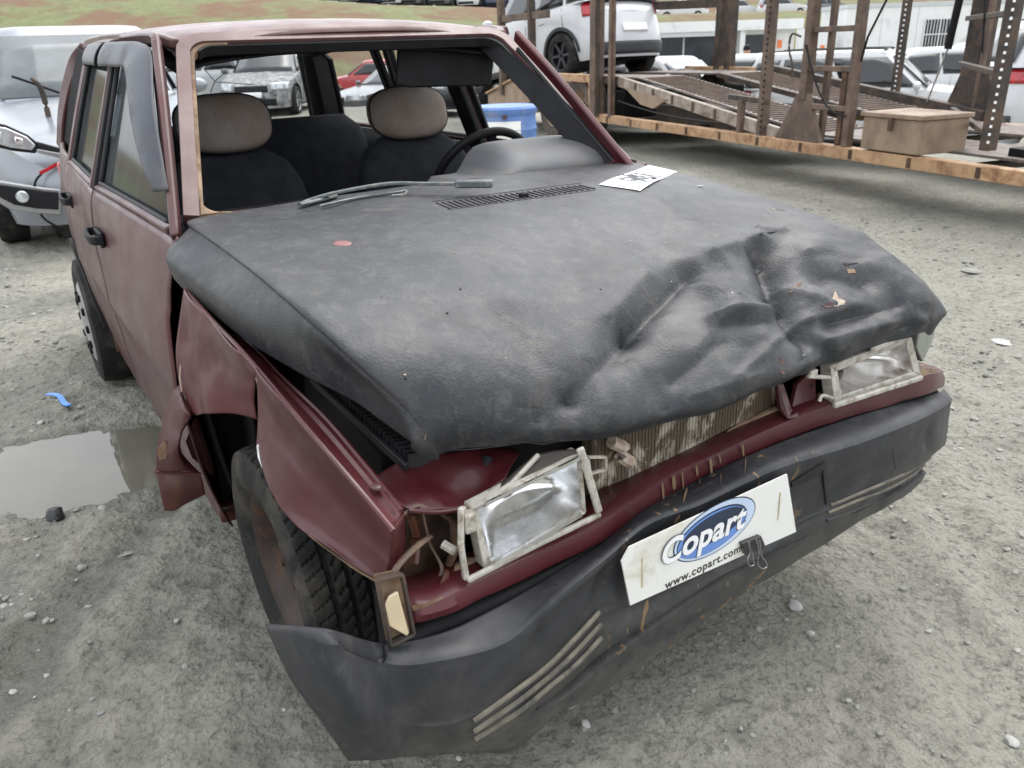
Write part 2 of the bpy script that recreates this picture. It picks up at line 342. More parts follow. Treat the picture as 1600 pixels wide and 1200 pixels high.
    M['paper'] = simple('white_paper', (.84, .85, .86), .8, 0, .02, 4)
    M['ink'] = simple('black_ink', (.02, .02, .025), .6, 0, .2, 9)
    M['ink_grey'] = simple('grey_ink', (.06, .055, .05), .6, 0, .2, 9)
    M['print_white'] = simple('white_print', (.82, .82, .82), .45, 0, .02, 9)
    M['print_dark'] = simple('dark_blue_print', (.02, .035, .07), .45, 0, .2, 9)
    M['print_blue'] = simple('blue_print', (.13, .25, .58), .45, 0, .1, 9)
    M['print_sky'] = simple('pale_blue_print', (.50, .60, .75), .45, 0, .06, 9)
    M['clip'] = simple('black_clip_steel', (.05, .05, .052), .35, .3, .2, 30)
    M['stone'] = simple('grey_gravel_stone', (.29, .285, .26), .85, 0, .35, 7, .3, dirt=((.17, .165, .145), .4, 9))
    M['stone_white'] = simple('pale_stone', (.40, .395, .375), .8, 0, .12, 20, .2)
    M['lump'] = simple('black_tar_lump', (.018, .018, .02), .5, 0, .4, 25, .8, bscale=40)
    M['blue_plastic'] = simple('bright_blue_plastic', (.05, .25, .75), .3, 0, .1, 20)
    M['grass'] = simple('hill_grass', (.12, .16, .055), .9, 0, .35, .4, .4, bscale=3)
build_materials()
# ---------------------------------------------------------------- ground, puddle, hillside
def puddle_mask(x, y):
    """1 inside the puddle bed, 0 outside"""
    cx = -1.30+.10*np.sin(y*1.7)+.05*fbm(y*3, y*0+2, o=3, seed=3)
    half = .36+.10*fbm(x*1.5+5, y*2.2, o=3, seed=9)+.045*fbm(x*8, y*8, o=2, seed=10)
    a = (half-np.abs(x-cx))/.16; b = (y+2.9)/.3; c = (-.30-y)/.30
    return np.clip(np.minimum(np.minimum(a, b), c), 0, 1)
def ground_h(x, y, fine=True):
    x = np.asarray(x, float); y = np.asarray(y, float)
    h = .020*fbm(x*.55, y*.55, o=3, seed=1)+.014*fbm(x*2.1, y*2.1, o=3, seed=4)+.008*np.abs(fbm(x*3+y*1.5, y*9-x*2, o=3, seed=6))
    lump = np.clip(fbm(x*9, y*9, o=3, seed=11), 0, 2); h += .014*lump*(.4+.6*np.clip(vnoise(x*1.4, y*1.4, seed=15)+.5, 0, 1))
    if fine: h += .0062*fbm(x*26, y*26, o=3, seed=21, gain=.7)
    # wheel ruts running past the car
    for (a, b, c, w) in ((.25, 1, 3.15, .13), (.25, 1, 3.75, .13), (-.35, 1, -1.95, .10), (.6, 1, 1.15, .09), (.6, 1, 1.45, .07), (.45, 1, 2.2, .10), (.9, 1, -1.6, .08)):
        d = (a*x+b*y-c)/math.hypot(a, b)+.10*vnoise(x*.6, y*.6, seed=33); h += -.018*np.exp(-(d/w)**2)+.010*np.exp(-((np.abs(d)-1.8*w)/(w*.6))**2)
    h = h*np.clip(np.hypot(x, y)*0+1, 0, 1)
    far = np.clip((y+.28*x*0-6.8)/6, 0, 1); h = h-.45*far*far*(3-2*far)      # yard falls gently behind the trailer
    m = puddle_mask(x, y); h = h*(1-.42*m)-.040*m
    flat = np.clip((.80-np.abs(y))/.2, 0, 1)*np.clip((.75-np.abs(x))/.3, 0, 1); h = h*(1-.8*flat)-.004*flat
    return h
def graded(lo, hi, a, b, step, grow=1.06):
    v = list(np.arange(a, b+1e-6, step)); s = step; x = v[-1]
    while x < hi: s *= grow; x += s; v.append(x)
    s = step; x = v[0]
    while x > lo: s *= grow; x -= s; v.insert(0, x)
    return np.array(v)
gx = graded(-260, 160, -3.4, 1.3, .015, 1.035); gy = graded(-200, 260, -2.2, 2.2, .015, 1.035)
GX, GY = np.meshgrid(gx, gy, indexing='ij'); GZ = ground_h(GX, GY)
def grid_object(name, G, m):
    a, b = G.shape[:2]; me = bpy.data.meshes.new(name); idx = np.arange(a*b).reshape(a, b)
    F = np.stack([idx[:-1, :-1], idx[1:, :-1], idx[1:, 1:], idx[:-1, 1:]], -1).reshape(-1, 4)
    me.vertices.add(a*b); me.vertices.foreach_set('co', G.reshape(-1).astype(np.float32)); me.loops.add(F.size); me.loops.foreach_set('vertex_index', F.reshape(-1).astype(np.int32))
    me.polygons.add(len(F)); me.polygons.foreach_set('loop_start', np.arange(0, F.size, 4, dtype=np.int32)); me.polygons.foreach_set('loop_total', np.full(len(F), 4, np.int32))
    me.polygons.foreach_set('use_smooth', np.ones(len(F), bool)); me.update(); me.validate(); me.materials.append(m)
    o = bpy.data.objects.new(name, me); COL.objects.link(o); return o
m = NM('gravelly_grey_mud', .85, 0, spec=.35)
c = m.ramp(m.noise(1.1, 8, .65), [(.3, (.25, .243, .205)), (.7, (.365, .356, .305))])
c = m.mix(m.ramp(m.noise(.45, 4, .6, co=m.map(loc=(7, 3, 0))), [(.40, 0.0), (.62, .55)]), c, (.34, .325, .275))
c = m.mix(m.ramp(m.noise(38, 6, .75), [(.36, .6), (.50, 0.0)]), c, (.075, .073, .063))
c = m.mix(m.ramp(m.vor(75), [(.10, .6), (.24, 0.0)]), c, (.34, .33, .30))
c = m.mix(m.ramp(m.noise(7, 7, .7, dist=.6), [(.52, 0.0), (.70, .5)]), c, (.14, .135, .115))
c = m.mix(m.ramp(m.noise(17, 8, .8, dist=.4), [(.56, 0.0), (.66, .8)]), c, (.10, .097, .085))
c = m.mix(m.ramp(m.noise(14, 8, .8, dist=.4, co=m.map(loc=(4, 4, 4))), [(.60, 0.0), (.70, .7)]), c, (.42, .41, .38))
sx = m.sep(); wet = m.t.nodes.new('ShaderNodeMapRange'); wet.inputs[1].default_value = .004; wet.inputs[2].default_value = -.022
m.t.links.new(sx[2], wet.inputs[0]); inr = m.math('LESS_THAN', sx[1], 0.2); wf = m.math('MULTIPLY', wet.outputs[0], inr)
c = m.mix(m.math('MULTIPLY', wf, .65), c, (.07, .068, .055)); m.col(c)
m.rough(m.mix(wf, (.9,)*3, (.25,)*3))
m.bump(m.noise(120, 6, .7), .9, .008); m.bump(m.vor(60), .7, .008); m.bump(m.noise(22, 6, .65), .8, .03)
MAT['ground'] = m.m
G = np.stack([GX, GY, GZ], -1); tag(grid_object('ground', G, m.m), kind='structure')
# puddle
m = NM('muddy_water', .03, 0, spec=.5); m.b.inputs['IOR'].default_value = 1.45
m.col(m.ramp(m.noise(4, 4), [(.3, (.13, .125, .10)), (.7, (.16, .15, .12))])); m.bump(m.noise(9, 2), .015, .003)
px_, py_ = np.meshgrid(np.linspace(-2.0, -.7, 40), np.linspace(-3.1, .1, 60), indexing='ij')
tag(grid_object('puddle', np.stack([px_, py_, px_*0-.0185], -1), m.m), kind='structure')
# hillside beyond the yard (a rising bank, red soil and grass), its top flat enough to park cars on
def hill_h(x, y):
    fx, fy = math.cos(YAW), math.sin(YAW)
    D = (x-CAM[0])*fx+(y-CAM[1])*fy; L = (x-CAM[0])*fy-(y-CAM[1])*fx
    crest = np.interp(L, [-90, -50, -35, -16, -7, -2, 10, 60], [1.5, 4.8, 5.6, 4.75, 3.85, 3.6, 2.75, 2.5])
    toe = np.interp(L, [-10, 10, 30], [36, 42, 44]); w = np.interp(L, [-10, 10, 30], [21, 14, 12])
    k = np.clip((D-toe)/w, 0, 1); z = crest*k*k*(3-2*k)
    return z+np.clip((D-84)*.22, 0, 30)*np.clip((L+10)/30, 0, 1)
def hill_at(x, y): return hill_h(x, y)
hx = graded(-300, 60, -60, -20, .8, 1.08); hy = graded(-160, 300, -8, 48, .8, 1.08)
HX, HY = np.meshgrid(hx, hy, indexing='ij'); HZ = hill_h(HX, HY); rowm = np.clip(HZ/2.0, 0, 1); HZ = np.where(HZ > .004, HZ+.10*fbm(HX*.4, HY*.4, o=3, seed=40)*rowm*(1-rowm)*3-.6*(1-rowm), -1.2)
m = NM('grassy_red_soil', .95, 0, spec=.2)
c = m.ramp(m.noise(1.6, 6, .7), [(.3, (.125, .14, .065)), (.7, (.20, .21, .11))])
rs = m.ramp(m.noise(.22, 8, .65, co=m.map((1, 1, 4)), dist=.5), [(.44, 0.0), (.56, .85)])
c = m.mix(rs, c, (.17, .095, .065)); m.col(c); m.bump(m.noise(4, 6), .5, .1)
tag(grid_object('hillside', np.stack([HX, HY, HZ], -1), m.m), kind='structure')
# loose stones
def stone_mesh(r, seed, flat=.6, sub=1):
    bm = bmesh.new(); bmesh.ops.create_icosphere(bm, subdivisions=sub, radius=1.0)
    vs = np.array([v.co[:] for v in bm.verts]); n = 1+.28*vnoise(vs[:, 0]*1.3+seed*7.1, vs[:, 1]*1.3, vs[:, 2]*1.3, seed=seed)
    vs = vs*n[:, None]*np.array([1, .8, flat])*r; fs = [tuple(v.index for v in f.verts) for f in bm.faces]; bm.free(); return vs, fs
protos = [stone_mesh(1.0, k, .55) for k in range(8)]
mb = MB()
def scatter(n, x0, x1, y0, y1, rlo, rhi):
    for k in range(n):
        x = RNG.uniform(x0, x1); y = RNG.uniform(y0, y1)
        if puddle_mask(x, y) > .35 and RNG.rand() > .04: continue
        if vnoise(x*1.2, y*1.2, seed=50) < RNG.uniform(-.9, .3): continue
        r = rlo*(rhi/rlo)**(RNG.rand()**2.2); vs, fs = protos[RNG.randint(8)]; a = RNG.uniform(0, 6.28)
        ca, sa = math.cos(a), math.sin(a); v = vs*r; v = np.stack([v[:, 0]*ca-v[:, 1]*sa, v[:, 0]*sa+v[:, 1]*ca, v[:, 2]], 1)
        mb.add(v+np.array([x, y, float(ground_h(x, y, False))+r*.15]), fs)
scatter(4200, -1.6, 1.3, -1.9, 2.6, .0022, .012); scatter(3500, -5, -.5, -3, -.9, .003, .022); scatter(4000, -3, 1.0, 1.0, 5.0, .003, .02)
tag(mb.obj('gravel', MAT['stone'], smooth=False), 'loose grey gravel scattered over the muddy yard', 'gravel', kind='stuff')
def one_stone(px, py, r, mat, name, label, cat, seed, flat=.55, sub=2, group=None):
    p = U(px, py, 2, 0.0); vs, fs = stone_mesh(r, seed, flat, sub); z = float(ground_h(p[0], p[1]))
    o = MB().add(vs+np.array([p[0], p[1], z+r*flat*.35]), fs).obj(name, mat, smooth=False); return tag(o, label, cat, group)
one_stone(1243, 946, .021, MAT['stone_white'], 'stone', 'white angular stone on the mud just right of the front bumper', 'stone', 3)
one_stone(915, 1138, .012, MAT['stone_white'], 'stone', 'small round white pebble below the torn bumper lip', 'stone', 5, .8)
one_stone(1518, 431, .06, MAT['stone'], 'stone', 'flat pale stone in the mud right of the black bonnet', 'stone', 6, .12)
one_stone(1566, 532, .05, MAT['stone_white'], 'stone', 'flat pale stone at the right edge behind the left headlight', 'stone', 8, .12)
one_stone(1583, 1160, .016, MAT['stone_white'], 'stone', 'pale pebble at the lower right corner of the yard', 'stone', 9, .6)
one_stone(86, 803, .034, MAT['lump'], 'tar_lump', 'jagged black lump lying at the near edge of the puddle', 'lump', 12, .9)
one_stone(190, 748, .020, MAT['stone_white'], 'stone', 'white stone half sunk in the puddle beside the torn wing', 'stone', 14, .4)
one_stone(63, 658, .016, MAT['stone_white'], 'stone', 'small pale pebble on the mud below the blue plastic strip', 'stone', 15, .5)
a, b_, c_, d_ = [U(x, y, 2, .012) for x, y in ((74, 617), (92, 621), (100, 629), (109, 634))]
mb = MB(); P = cr([a, b_, c_, d_], 12); P[:, 2] += .006*np.sin(np.linspace(0, 6, 12))+.004; mb.beam(P, .022, .003); tag(mb.obj('plastic_strip', MAT['blue_plastic']), 'bright blue plastic strip lying on the mud behind the puddle', 'plastic strip')
# ---------------------------------------------------------------- the wrecked hatchback
CAR = empty('wrecked_hatchback', (0, 0, 0), 0, 'crashed maroon hatchback without windscreen, black crumpled bonnet, missing grille and torn front wing', 'car')
HZ_ = [.18, .24, .32, .44, .50, .56, .60, .78, .80, .86, .93, .97, 1.36, 1.40, 1.43]
HY_ = [.70, .735, .752, .768, .772, .780, .790, .795, .790, .786, .772, .752, .612, .590, .53]
def halfw(x, z):
    lo = np.interp(x, [-2.98, -2.8, -2.5, -2.0, -.3, .65], [.90, .945, .975, 1, .985, .94]); hi = np.interp(x, [-2.98, -2.8, -2.5, -2.0, -1.3, -.3, .65], [.90, .93, .96, .985, 1, .935, .90])
    k = np.clip((np.asarray(z)-.55)/.35, 0, 1); return np.interp(z, HZ_, HY_)*(lo*(1-k)+hi*k)
def S(x, z, sgn=-1, off=0.0): return np.array([x, sgn*(float(halfw(x, z))+off), z])
def V(*a): return np.array(a, float)
# --- bonnet: one crumpled sheet, control rows from the windscreen to the nose
us = [
 # x,   z right crease, z centre, z left ; yR crease, yR low, zR low ; yL crease, yL low, zL low
 (-.37, .985, .985, .985, -.655, -.735, .885, .668, .735, .90),
 (-.10, .975, .978, .972, -.645, -.722, .865, .672, .742, .872),
 (.14, .958, .958, .948, -.632, -.695, .842, .674, .744, .842),
 (.33, .940, .905, .925, -.622, -.655, .825, .675, .742, .815),
 (.47, .905, .842, .893, -.600, -.607, .800, .672, .738, .790),
 (.565, .865, .788, .852, -.572, -.580, .778, .672, .732, .765),
 (.625, .815, .742, .800, -.535, -.560, .762, .672, .730, .745),
 (.650, .765, .712, .750, -.515, -.553, .757, .672, .735, .735),
 (.642, .728, .688, .712, -.500, -.550, .752, .668, .738, .722),
]
C = []
for (x, zr, zc, zl, yr, yrl, zrl, yl, yll, zll) in us:
    row = []; rr0 = 1.0 if x < -.3 else 0.0
    front = np.clip((x-.4)/.25, 0, 1)
    xs_r = x - .075*front; xs_l = x+.02*front
    row.append(V(xs_r-.015+.15*rr0, yrl, zrl)); row.append(V(xs_r-.005+.12*rr0, yrl-.002, zrl*.5+zr*.5)); row.append(V(xs_r+.075*rr0, yr-.022, zr-.010)); row.append(V(xs_r+.01*front+.03*rr0, yr+.012, zr+.004))
    for t in (.2, .4, .6, .8):
        y = yr+.03+(yl-.03-yr-.03)*t
        z = np.interp(t, [0, .2, .45, .75, 1], [zr, zr*.45+zc*.55, zc, zl*.5+zc*.5, zl])+.012*math.sin(math.pi*t)*(1-front)
        row.append(V(x+.012*math.sin(math.pi*t)*front, y, z))
    row.append(V(xs_l, yl-.03, zl+.003)); row.append(V(xs_l, yl+.022, zl-.012)); row.append(V(xs_l-.005, yll+.003, zll*.45+zl*.55)); row.append(V(xs_l-.015, yll, zll))
    C.append(row)
Hd = dense(np.array(C), 190, 210)
def onhood(px, py):
    """point of the smooth bonnet seen at a pixel of the photograph"""
    d = Hd.reshape(-1, 3)-CAM; z = d @ AF; u = 800+FPX*(d @ AR)/z; v = 600-FPX*(d @ AU)/z
    return Hd.reshape(-1, 3)[np.argmin((u-px)**2+(v-py)**2)]
Nn = gnormals(Hd); Nn *= np.where(Nn[:, :, 2:3].mean() < 0, -1, 1)
def segd(P, a, b):
    ab = b-a; t = np.clip(((P-a) @ ab)/np.dot(ab, ab), 0, 1); return np.linalg.norm(P-(a+t[..., None]*ab), axis=-1), t
def signed(P, a, b):
    """signed plan distance across a-b"""
    d = (b-a)[:2]; d /= np.linalg.norm(d); q = P[..., :2]-a[:2]; return q[..., 0]*d[1]-q[..., 1]*d[0]
disp = np.zeros(Hd.shape[:2])
dents = [ # pixel start, pixel end, width, depth (negative = pushed in)
 ((1075, 425), (985, 520), .030, -.030), ((985, 520), (900, 620), .034, -.026), ((900, 620), (845, 660), .03, -.014),
 ((1110, 400), (1190, 372), .035, .022), ((1010, 430), (950, 500), .045, .016), ((1140, 480), (1080, 560), .05, .020),
 ((1190, 395), (1225, 470), .045, -.050), ((1225, 470), (1245, 520), .028, -.030), ((1290, 425), (1350, 435), .045, -.034),
 ((1260, 395), (1330, 405), .03, .014), ((1215, 480), (1110, 500), .020, .016), ((1110, 515), (1200, 505), .022, -.010),
 ((1250, 500), (1330, 480), .020, .012), ((1300, 500), (1400, 480), .035, -.022), ((1290, 530), (1390, 505), .028, .014),
 ((1245, 520), (1300, 555), .022, -.016), ((1050, 600), (1120, 540), .02, -.012), ((1080, 620), (1180, 585), .03, .012),
 ((800, 480), (880, 590), .05, .006), ((770, 500), (850, 580), .022, -.004), ((930, 560), (940, 650), .03, .014),
 ((720, 560), (700, 650), .08, .008), ((640, 450), (820, 470), .10, .006), ((1180, 365), (1225, 360), .014, .012),
 ((830, 690), (820, 640), .010, -.006), ((1340, 540), (1420, 510), .02, -.010), ((470, 380), (760, 520), .03, .004),
 ((1245, 505), (1150, 590), .012, .009), ((1225, 440), (1300, 475), .012, .010), ((1180, 380), (1210, 450), .010, -.010), ((1060, 430), (1150, 470), .012, .008), ((1340, 470), (1440, 500), .012, .008), ((980, 560), (1040, 640), .012, -.008), ((1270, 500), (1260, 560), .010, -.010),
]
for a, b, w, dp in dents:
    d, _ = segd(Hd, onhood(*a), onhood(*b)); disp += dp*(.35*np.exp(-(d/w)**2)+.65*np.exp(-d/(w*.6)))
fl = np.clip((Hd[..., 0]-.05)/.4, 0, 1)*np.clip((Hd[..., 1]+.20)/.3, .10, 1)
q = fbm(Hd[..., 0]*5, Hd[..., 1]*5, Hd[..., 2]*5, o=4, seed=61); disp += .013*fl*(np.abs(q)-.4)
fl2 = np.clip((Hd[..., 0]-.12)/.25, 0, 1)*np.clip((Hd[..., 1]-.02)/.15, 0, 1); q2 = fbm(Hd[..., 0]*8+3, Hd[..., 1]*8, Hd[..., 2]*6, o=2, seed=65); disp += .010*fl2*(.35-np.abs(q2))
disp += .0018*fbm(Hd[..., 0]*9, Hd[..., 1]*9, o=3, seed=63)
# ragged lower lip at the nose
Hd = Hd+Nn*disp[..., None]
mb = MB().grid(Hd); HOOD = mb.obj('bonnet', MAT['vinyl'], CAR, solid=.004, angle=80); tag(HOOD, 'crumpled black vinyl covered bonnet')
HTREE = None
HN = gnormals(Hd).reshape(-1, 3)
def hoodpt(px, py, off=.0):
    d = Hd.reshape(-1, 3)-CAM; z = d @ AF; u = 800+FPX*(d @ AR)/z; v = 600-FPX*(d @ AU)/z
    i = np.argmin((u-px)**2+(v-py)**2); n = HN[i]; n = n if n[2] > 0 else -n
    p0 = Hd.reshape(-1, 3)[i]; h_ = hit(px, py, p0, n)
    if np.linalg.norm(h_-p0) > .02: h_ = p0
    return h_+n*off, n
def hooddecal(pix, off=.0035):
    """thin patch lying on the bonnet with the given outline"""
    return [hoodpt(x, y, off)[0] for x, y in pix]
# vent slots: recessed dark slats with maroon edges
for k in range(26):
    t = k/25; x0, y0 = 683+t*(905-683), 318.5+t*(291-318.5)
    a, n = hoodpt(x0, y0, .0); b, _ = hoodpt(x0+21+3*t, y0+9-3.5*t, .0)
    if np.linalg.norm(a-b) < .01: continue
    mb = MB().beam([a+n*.001, b+n*.001], .0065, .007, up=n); s = mb.obj('vent_slot', MAT['rubber_black'], HOOD, smooth=False)
mb = MB()
for (x0, y0, x1, y1) in ((676, 316, 908, 287), (700, 329, 930, 298)):
    mb.beam([hoodpt(x0+(x1-x0)*t, y0+(y1-y0)*t, .0015)[0] for t in np.linspace(0, 1, 12)], .006, .003)
mb.obj('vent_rim', MAT['vinyl'], HOOD)
# washer jet
p, n = hoodpt(818, 309, .006); MB().box(p, (.018, .022, .014)).obj('washer_jet', MAT['dark'], HOOD, bevel=.004)
# bare paint disc where the vinyl came off, tears showing primer
p, n = hoodpt(535, 382, .0)
mb = MB(); mb.lathe([(0, .005), (.010, .005), (.017, .0035), (.021, .0012)], p, n, 24); mb.obj('paint_blister', simple('bare_maroon_blister', (.19, .065, .06), .5, 0, .2, 30), HOOD)
def tear(pix, mat_, name, th=.0012, label=None):
    P = hooddecal(pix, .0022); c = np.mean(P, axis=0); n = hoodpt(*pix[0])[1]; mb = MB().prism(P, n*th); o = mb.obj(name, mat_, HOOD, smooth=False); return o
tear([(1188, 358), (1200, 356), (1216, 359), (1226, 366), (1212, 363), (1198, 362)], MAT['rubber_black'], 'torn_slit')
tear([(1186, 366), (1198, 361), (1214, 362), (1206, 366), (1192, 368)], MAT['red_rust'], 'torn_flap')
tear([(1232, 458), (1240, 449), (1254, 441), (1250, 448), (1238, 457)], MAT['rust_tan'], 'torn_flap')
tear([(1297, 475), (1304, 455), (1309, 466), (1321, 472), (1318, 477), (1304, 480)], MAT['primer'], 'torn_flap')
tear([(1282, 479), (1297, 472), (1303, 480), (1292, 482)], MAT['red_rust'], 'torn_flap')
tear([(1322, 421), (1334, 421), (1336, 427), (1324, 428)], MAT['rust_tan'], 'torn_flap')
tear([(1317, 412), (1340, 412), (1338, 415), (1320, 416)], MAT['rubber_black'], 'torn_slit')
tear([(1219, 560), (1222, 562), (1224, 585), (1219, 584)], MAT['red_rust'], 'scratch_mark', .001)
tear([(740, 693), (766, 683), (764, 687), (744, 696)], MAT['rust_tan'], 'scratch_mark', .001)
tear([(662, 676), (666, 676), (665, 686), (662, 686)], MAT['rust_tan'], 'scratch_mark', .001)
tear([(1205, 327), (1225, 331), (1286, 346), (1284, 349), (1235, 338), (1207, 329)], simple('yellow_scuff', (.30, .30, .18), .7, 0, .2, 30), 'scuff_mark', .001)
for (x, y, w_, mt) in ((632, 586, .0035, 'primer'), (633, 592, .003, 'dark'), (698, 490, .004, 'dark'), (719, 453, .004, 'dark'), (596, 466, .002, 'dark'), (726, 463, .002, 'primer'), (710, 397, .004, 'rust_tan'), (740, 398, .002, 'dark'), (1048, 440, .002, 'paper'), (812, 452, .002, 'rust_tan'), (938, 453, .003, 'dark'), (1040, 380, .003, 'primer'), (985, 377, .003, 'primer'), (900, 346, .004, 'primer'), (1144, 458, .002, 'paper'), (1255, 556, .002, 'paper'), (1450, 470, .003, 'dark'), (560, 600, .002, 'primer'), (790, 560, .002, 'primer')):
    p, n = hoodpt(x, y, .0015); vs_, fs_ = stone_mesh(w_, int(x) % 7, .5, 1); MB().add(vs_+p, fs_).obj('debris_speck', MAT[mt], HOOD, smooth=False)
mb = MB()
for L in (((672, 698), (700, 703), (740, 702), (790, 696), (822, 690)), ((822, 690), (850, 694), (880, 687), (910, 676)), ((822, 665), (824, 690), (825, 708))):
    P = cr([hoodpt(x, y, .001)[0] for x, y in L], 30); mb.tube(P, .0016, 6)
mb.obj('vinyl_wrinkle', MAT['vinyl'], HOOD)
# --- roof skin, rails and windscreen frame
xs = np.linspace(-.845, -2.74, 40); ysn = np.linspace(-1, 1, 41)
G = np.zeros((len(xs), len(ysn), 3))
for i, x in enumerate(xs):
    zc = np.interp(-x, [.845, .875, .93, 1.05, 1.4, 2.0, 2.5, 2.70, 2.74], [1.388, 1.405, 1.418, 1.428, 1.442, 1.447, 1.428, 1.405, 1.385])
    hw = np.interp(-x, [.845, 1.2, 2.2, 2.74], [.525, .555, .55, .505])
    for j, s_ in enumerate(ysn):
        G[i, j] = (x+.024*(1-abs(s_)**2.2)*(1 if i < 8 else .6), s_*hw, zc-.030*abs(s_)**2-.028*max(0, (abs(s_)-.86)/.14)**2)
G[..., 2] += .0035*fbm(G[..., 0]*3, G[..., 1]*3, o=2, seed=70)
ROOF = MB().grid(G).obj('roof', MAT['red_roof'], CAR, solid=.003)
for sg in (-1, 1):
    P = [V(-.86, sg*.520, 1.368), V(-.95, sg*.548, 1.384), V(-1.2, sg*.575, 1.392), V(-1.7, sg*.58, 1.398), V(-2.3, sg*.560, 1.390), V(-2.72, sg*.505, 1.350)]
    MB().beam(cr(P, 30), .030, .028).obj('roof_rail', MAT['red_roof'], CAR, bevel=.006)
WB = lambda sg: V(-.365, sg*.652, .985)
WT = lambda sg: V(-.855, sg*.500, 1.372)
def pillar(sg, mat_, w, h, dy=0, dx=0, name='windscreen_pillar'):
    a, b = WB(sg)+V(dx, sg*dy, 0), WT(sg)+V(dx, sg*dy, 0); P = cr([a+V(.02, sg*.006, -.02), a*.66+b*.34+V(.008, sg*.005, .005), a*.33+b*.67+V(.010, sg*.006, .006), b], 24)
    n = np.cross(b-a, (0, 1, 0)); n /= np.linalg.norm(n); n = -n if n[2] < 0 else n
    return MB().beam(P, w, h, up=n).obj(name, mat_, CAR, bevel=.008, seg=3)
pl_n = np.cross(WT(1)-WB(1), (0, 1, 0)); pl_n /= np.linalg.norm(pl_n); pl_n = -pl_n if pl_n[2] < 0 else pl_n
def uframe(inset, w, h, name, m_, lift=0.0, rad=.055, legs=(1, 1)):
    pts = []
    dn = (WB(-1)-WT(-1)); dn /= np.linalg.norm(dn)
    def side(sg):
        b0, t0 = WB(sg)-V(0, sg*inset, 0), WT(sg)-V(0, sg*inset, 0)+(WB(sg)-WT(sg))*inset*1.2
        return b0, t0
    (bR, tR), (bL, tL) = side(-1), side(1); dR = (bR-tR)/np.linalg.norm(bR-tR); dL = (bL-tL)/np.linalg.norm(bL-tL)
    for t in np.linspace(0, .9, 14): pts.append(bR*(1-t)+(tR+dR*rad)*t)
    for a_ in np.linspace(.12, 1, 7): k = math.pi/2*a_; pts.append(tR+dR*rad*(1-math.sin(k))+V(0, 1, 0)*rad*(1-math.cos(k)))
    n_ = 22
    for t in np.linspace(0, 1, n_)[1:-1]: pts.append((tR+V(0, rad, 0))*(1-t)+(tL-V(0, rad, 0))*t)
    for a_ in np.linspace(1, .12, 7): k = math.pi/2*a_; pts.append(tL+dL*rad*(1-math.sin(k))-V(0, 1, 0)*rad*(1-math.cos(k)))
    for t in np.linspace(.9, 0, 14): pts.append(bL*(1-t)+(tL+dL*rad)*t)
    pts = np.array(pts); pts[:, 0] += .024*(1-np.clip(np.abs(pts[:, 1])/.55, 0, 1)**2.2)*np.clip((pts[:, 2]-1.30)/.05, 0, 1)
    if legs == (1, 0): pts = pts[:22]
    if legs == (0, 1): pts = pts[16:]
    return MB().beam(cr(pts+pl_n*lift, len(pts)*2), w, h, up=pl_n).obj(name, m_, CAR, bevel=min(w, h)*.28, seg=3)
uframe(-.002, .036, .034, 'windscreen_frame', MAT['red_roof'], -.004)
uframe(.020, .014, .03, 'adhesive_channel', MAT['rust_tan'], -.008, legs=(1, 0)); uframe(.022, .018, .03, 'windscreen_seal', MAT['rubber_black'], -.012, legs=(0, 1))
# black inner trim of the far pillar
a, b = WB(1)+V(-.05, -.04, .0), WT(1)+V(-.03, -.035, -.02)
MB().beam(cr([a+V(.05, 0, -.06), a, a*.5+b*.5+V(0, 0, .01), b], 20), [.105]*5+list(np.linspace(.10, .050, 15)), .035, up=(0, -.75, .6)).obj('pillar_trim', MAT['dark2'], CAR, bevel=.01, seg=3)
a, b = WB(-1)+V(-.035, .012, 0), WT(-1)+V(-.03, .010, -.02)
MB().beam(cr([a+V(.05, 0, -.06), a, b], 20), .03, .035, up=(0, .75, .6)).obj('pillar_trim', MAT['dark2'], CAR, bevel=.01, seg=3)
# header and cowl
y = np.linspace(-.525, .525, 30)
arc = lambda s_: 1-s_*s_
P = np.stack([-.880+.026*arc(y/.53), y*.96, 1.352-.012*(y/.53)**4], 1); MB().beam(P, .035, .03).obj('header_trim', MAT['dark2'], CAR, bevel=.004)
y = np.linspace(-.665, .665, 40); P = np.stack([-.385+.02*arc(y/.66), y, 0*y+.972], 1); MB().beam(P, .05, .03).obj('cowl', MAT['red_dusty'], CAR, bevel=.008)
y = np.linspace(-.65, -.42, 14); P = np.stack([-.368+.02*arc(y/.66), y, 0*y+.988+.003*vnoise(y*40, y*0)], 1); MB().beam(P, .012, .006).obj('adhesive_strip', MAT['rust_tan'], CAR)
# corner fillets of the windscreen opening
for sg in (-1, 1):
    a = WB(sg); b = WT(sg); mb = MB()
    c0 = a+V(0, -sg*.02, 0); u1 = V(0, -sg, 0); u2 = (b-a)/np.linalg.norm(b-a); nn = np.cross(u1, u2); nn = nn if nn[2] > 0 else -nn
    poly = [c0]+[c0+u1*.055*(1-math.sin(t))+u2*.055*(1-math.cos(t)) for t in np.linspace(0, math.pi/2, 8)]
    mb.prism(poly, nn*.012); mb.obj('corner_gusset', MAT['rust_tan'] if sg < 0 else MAT['red'], CAR)
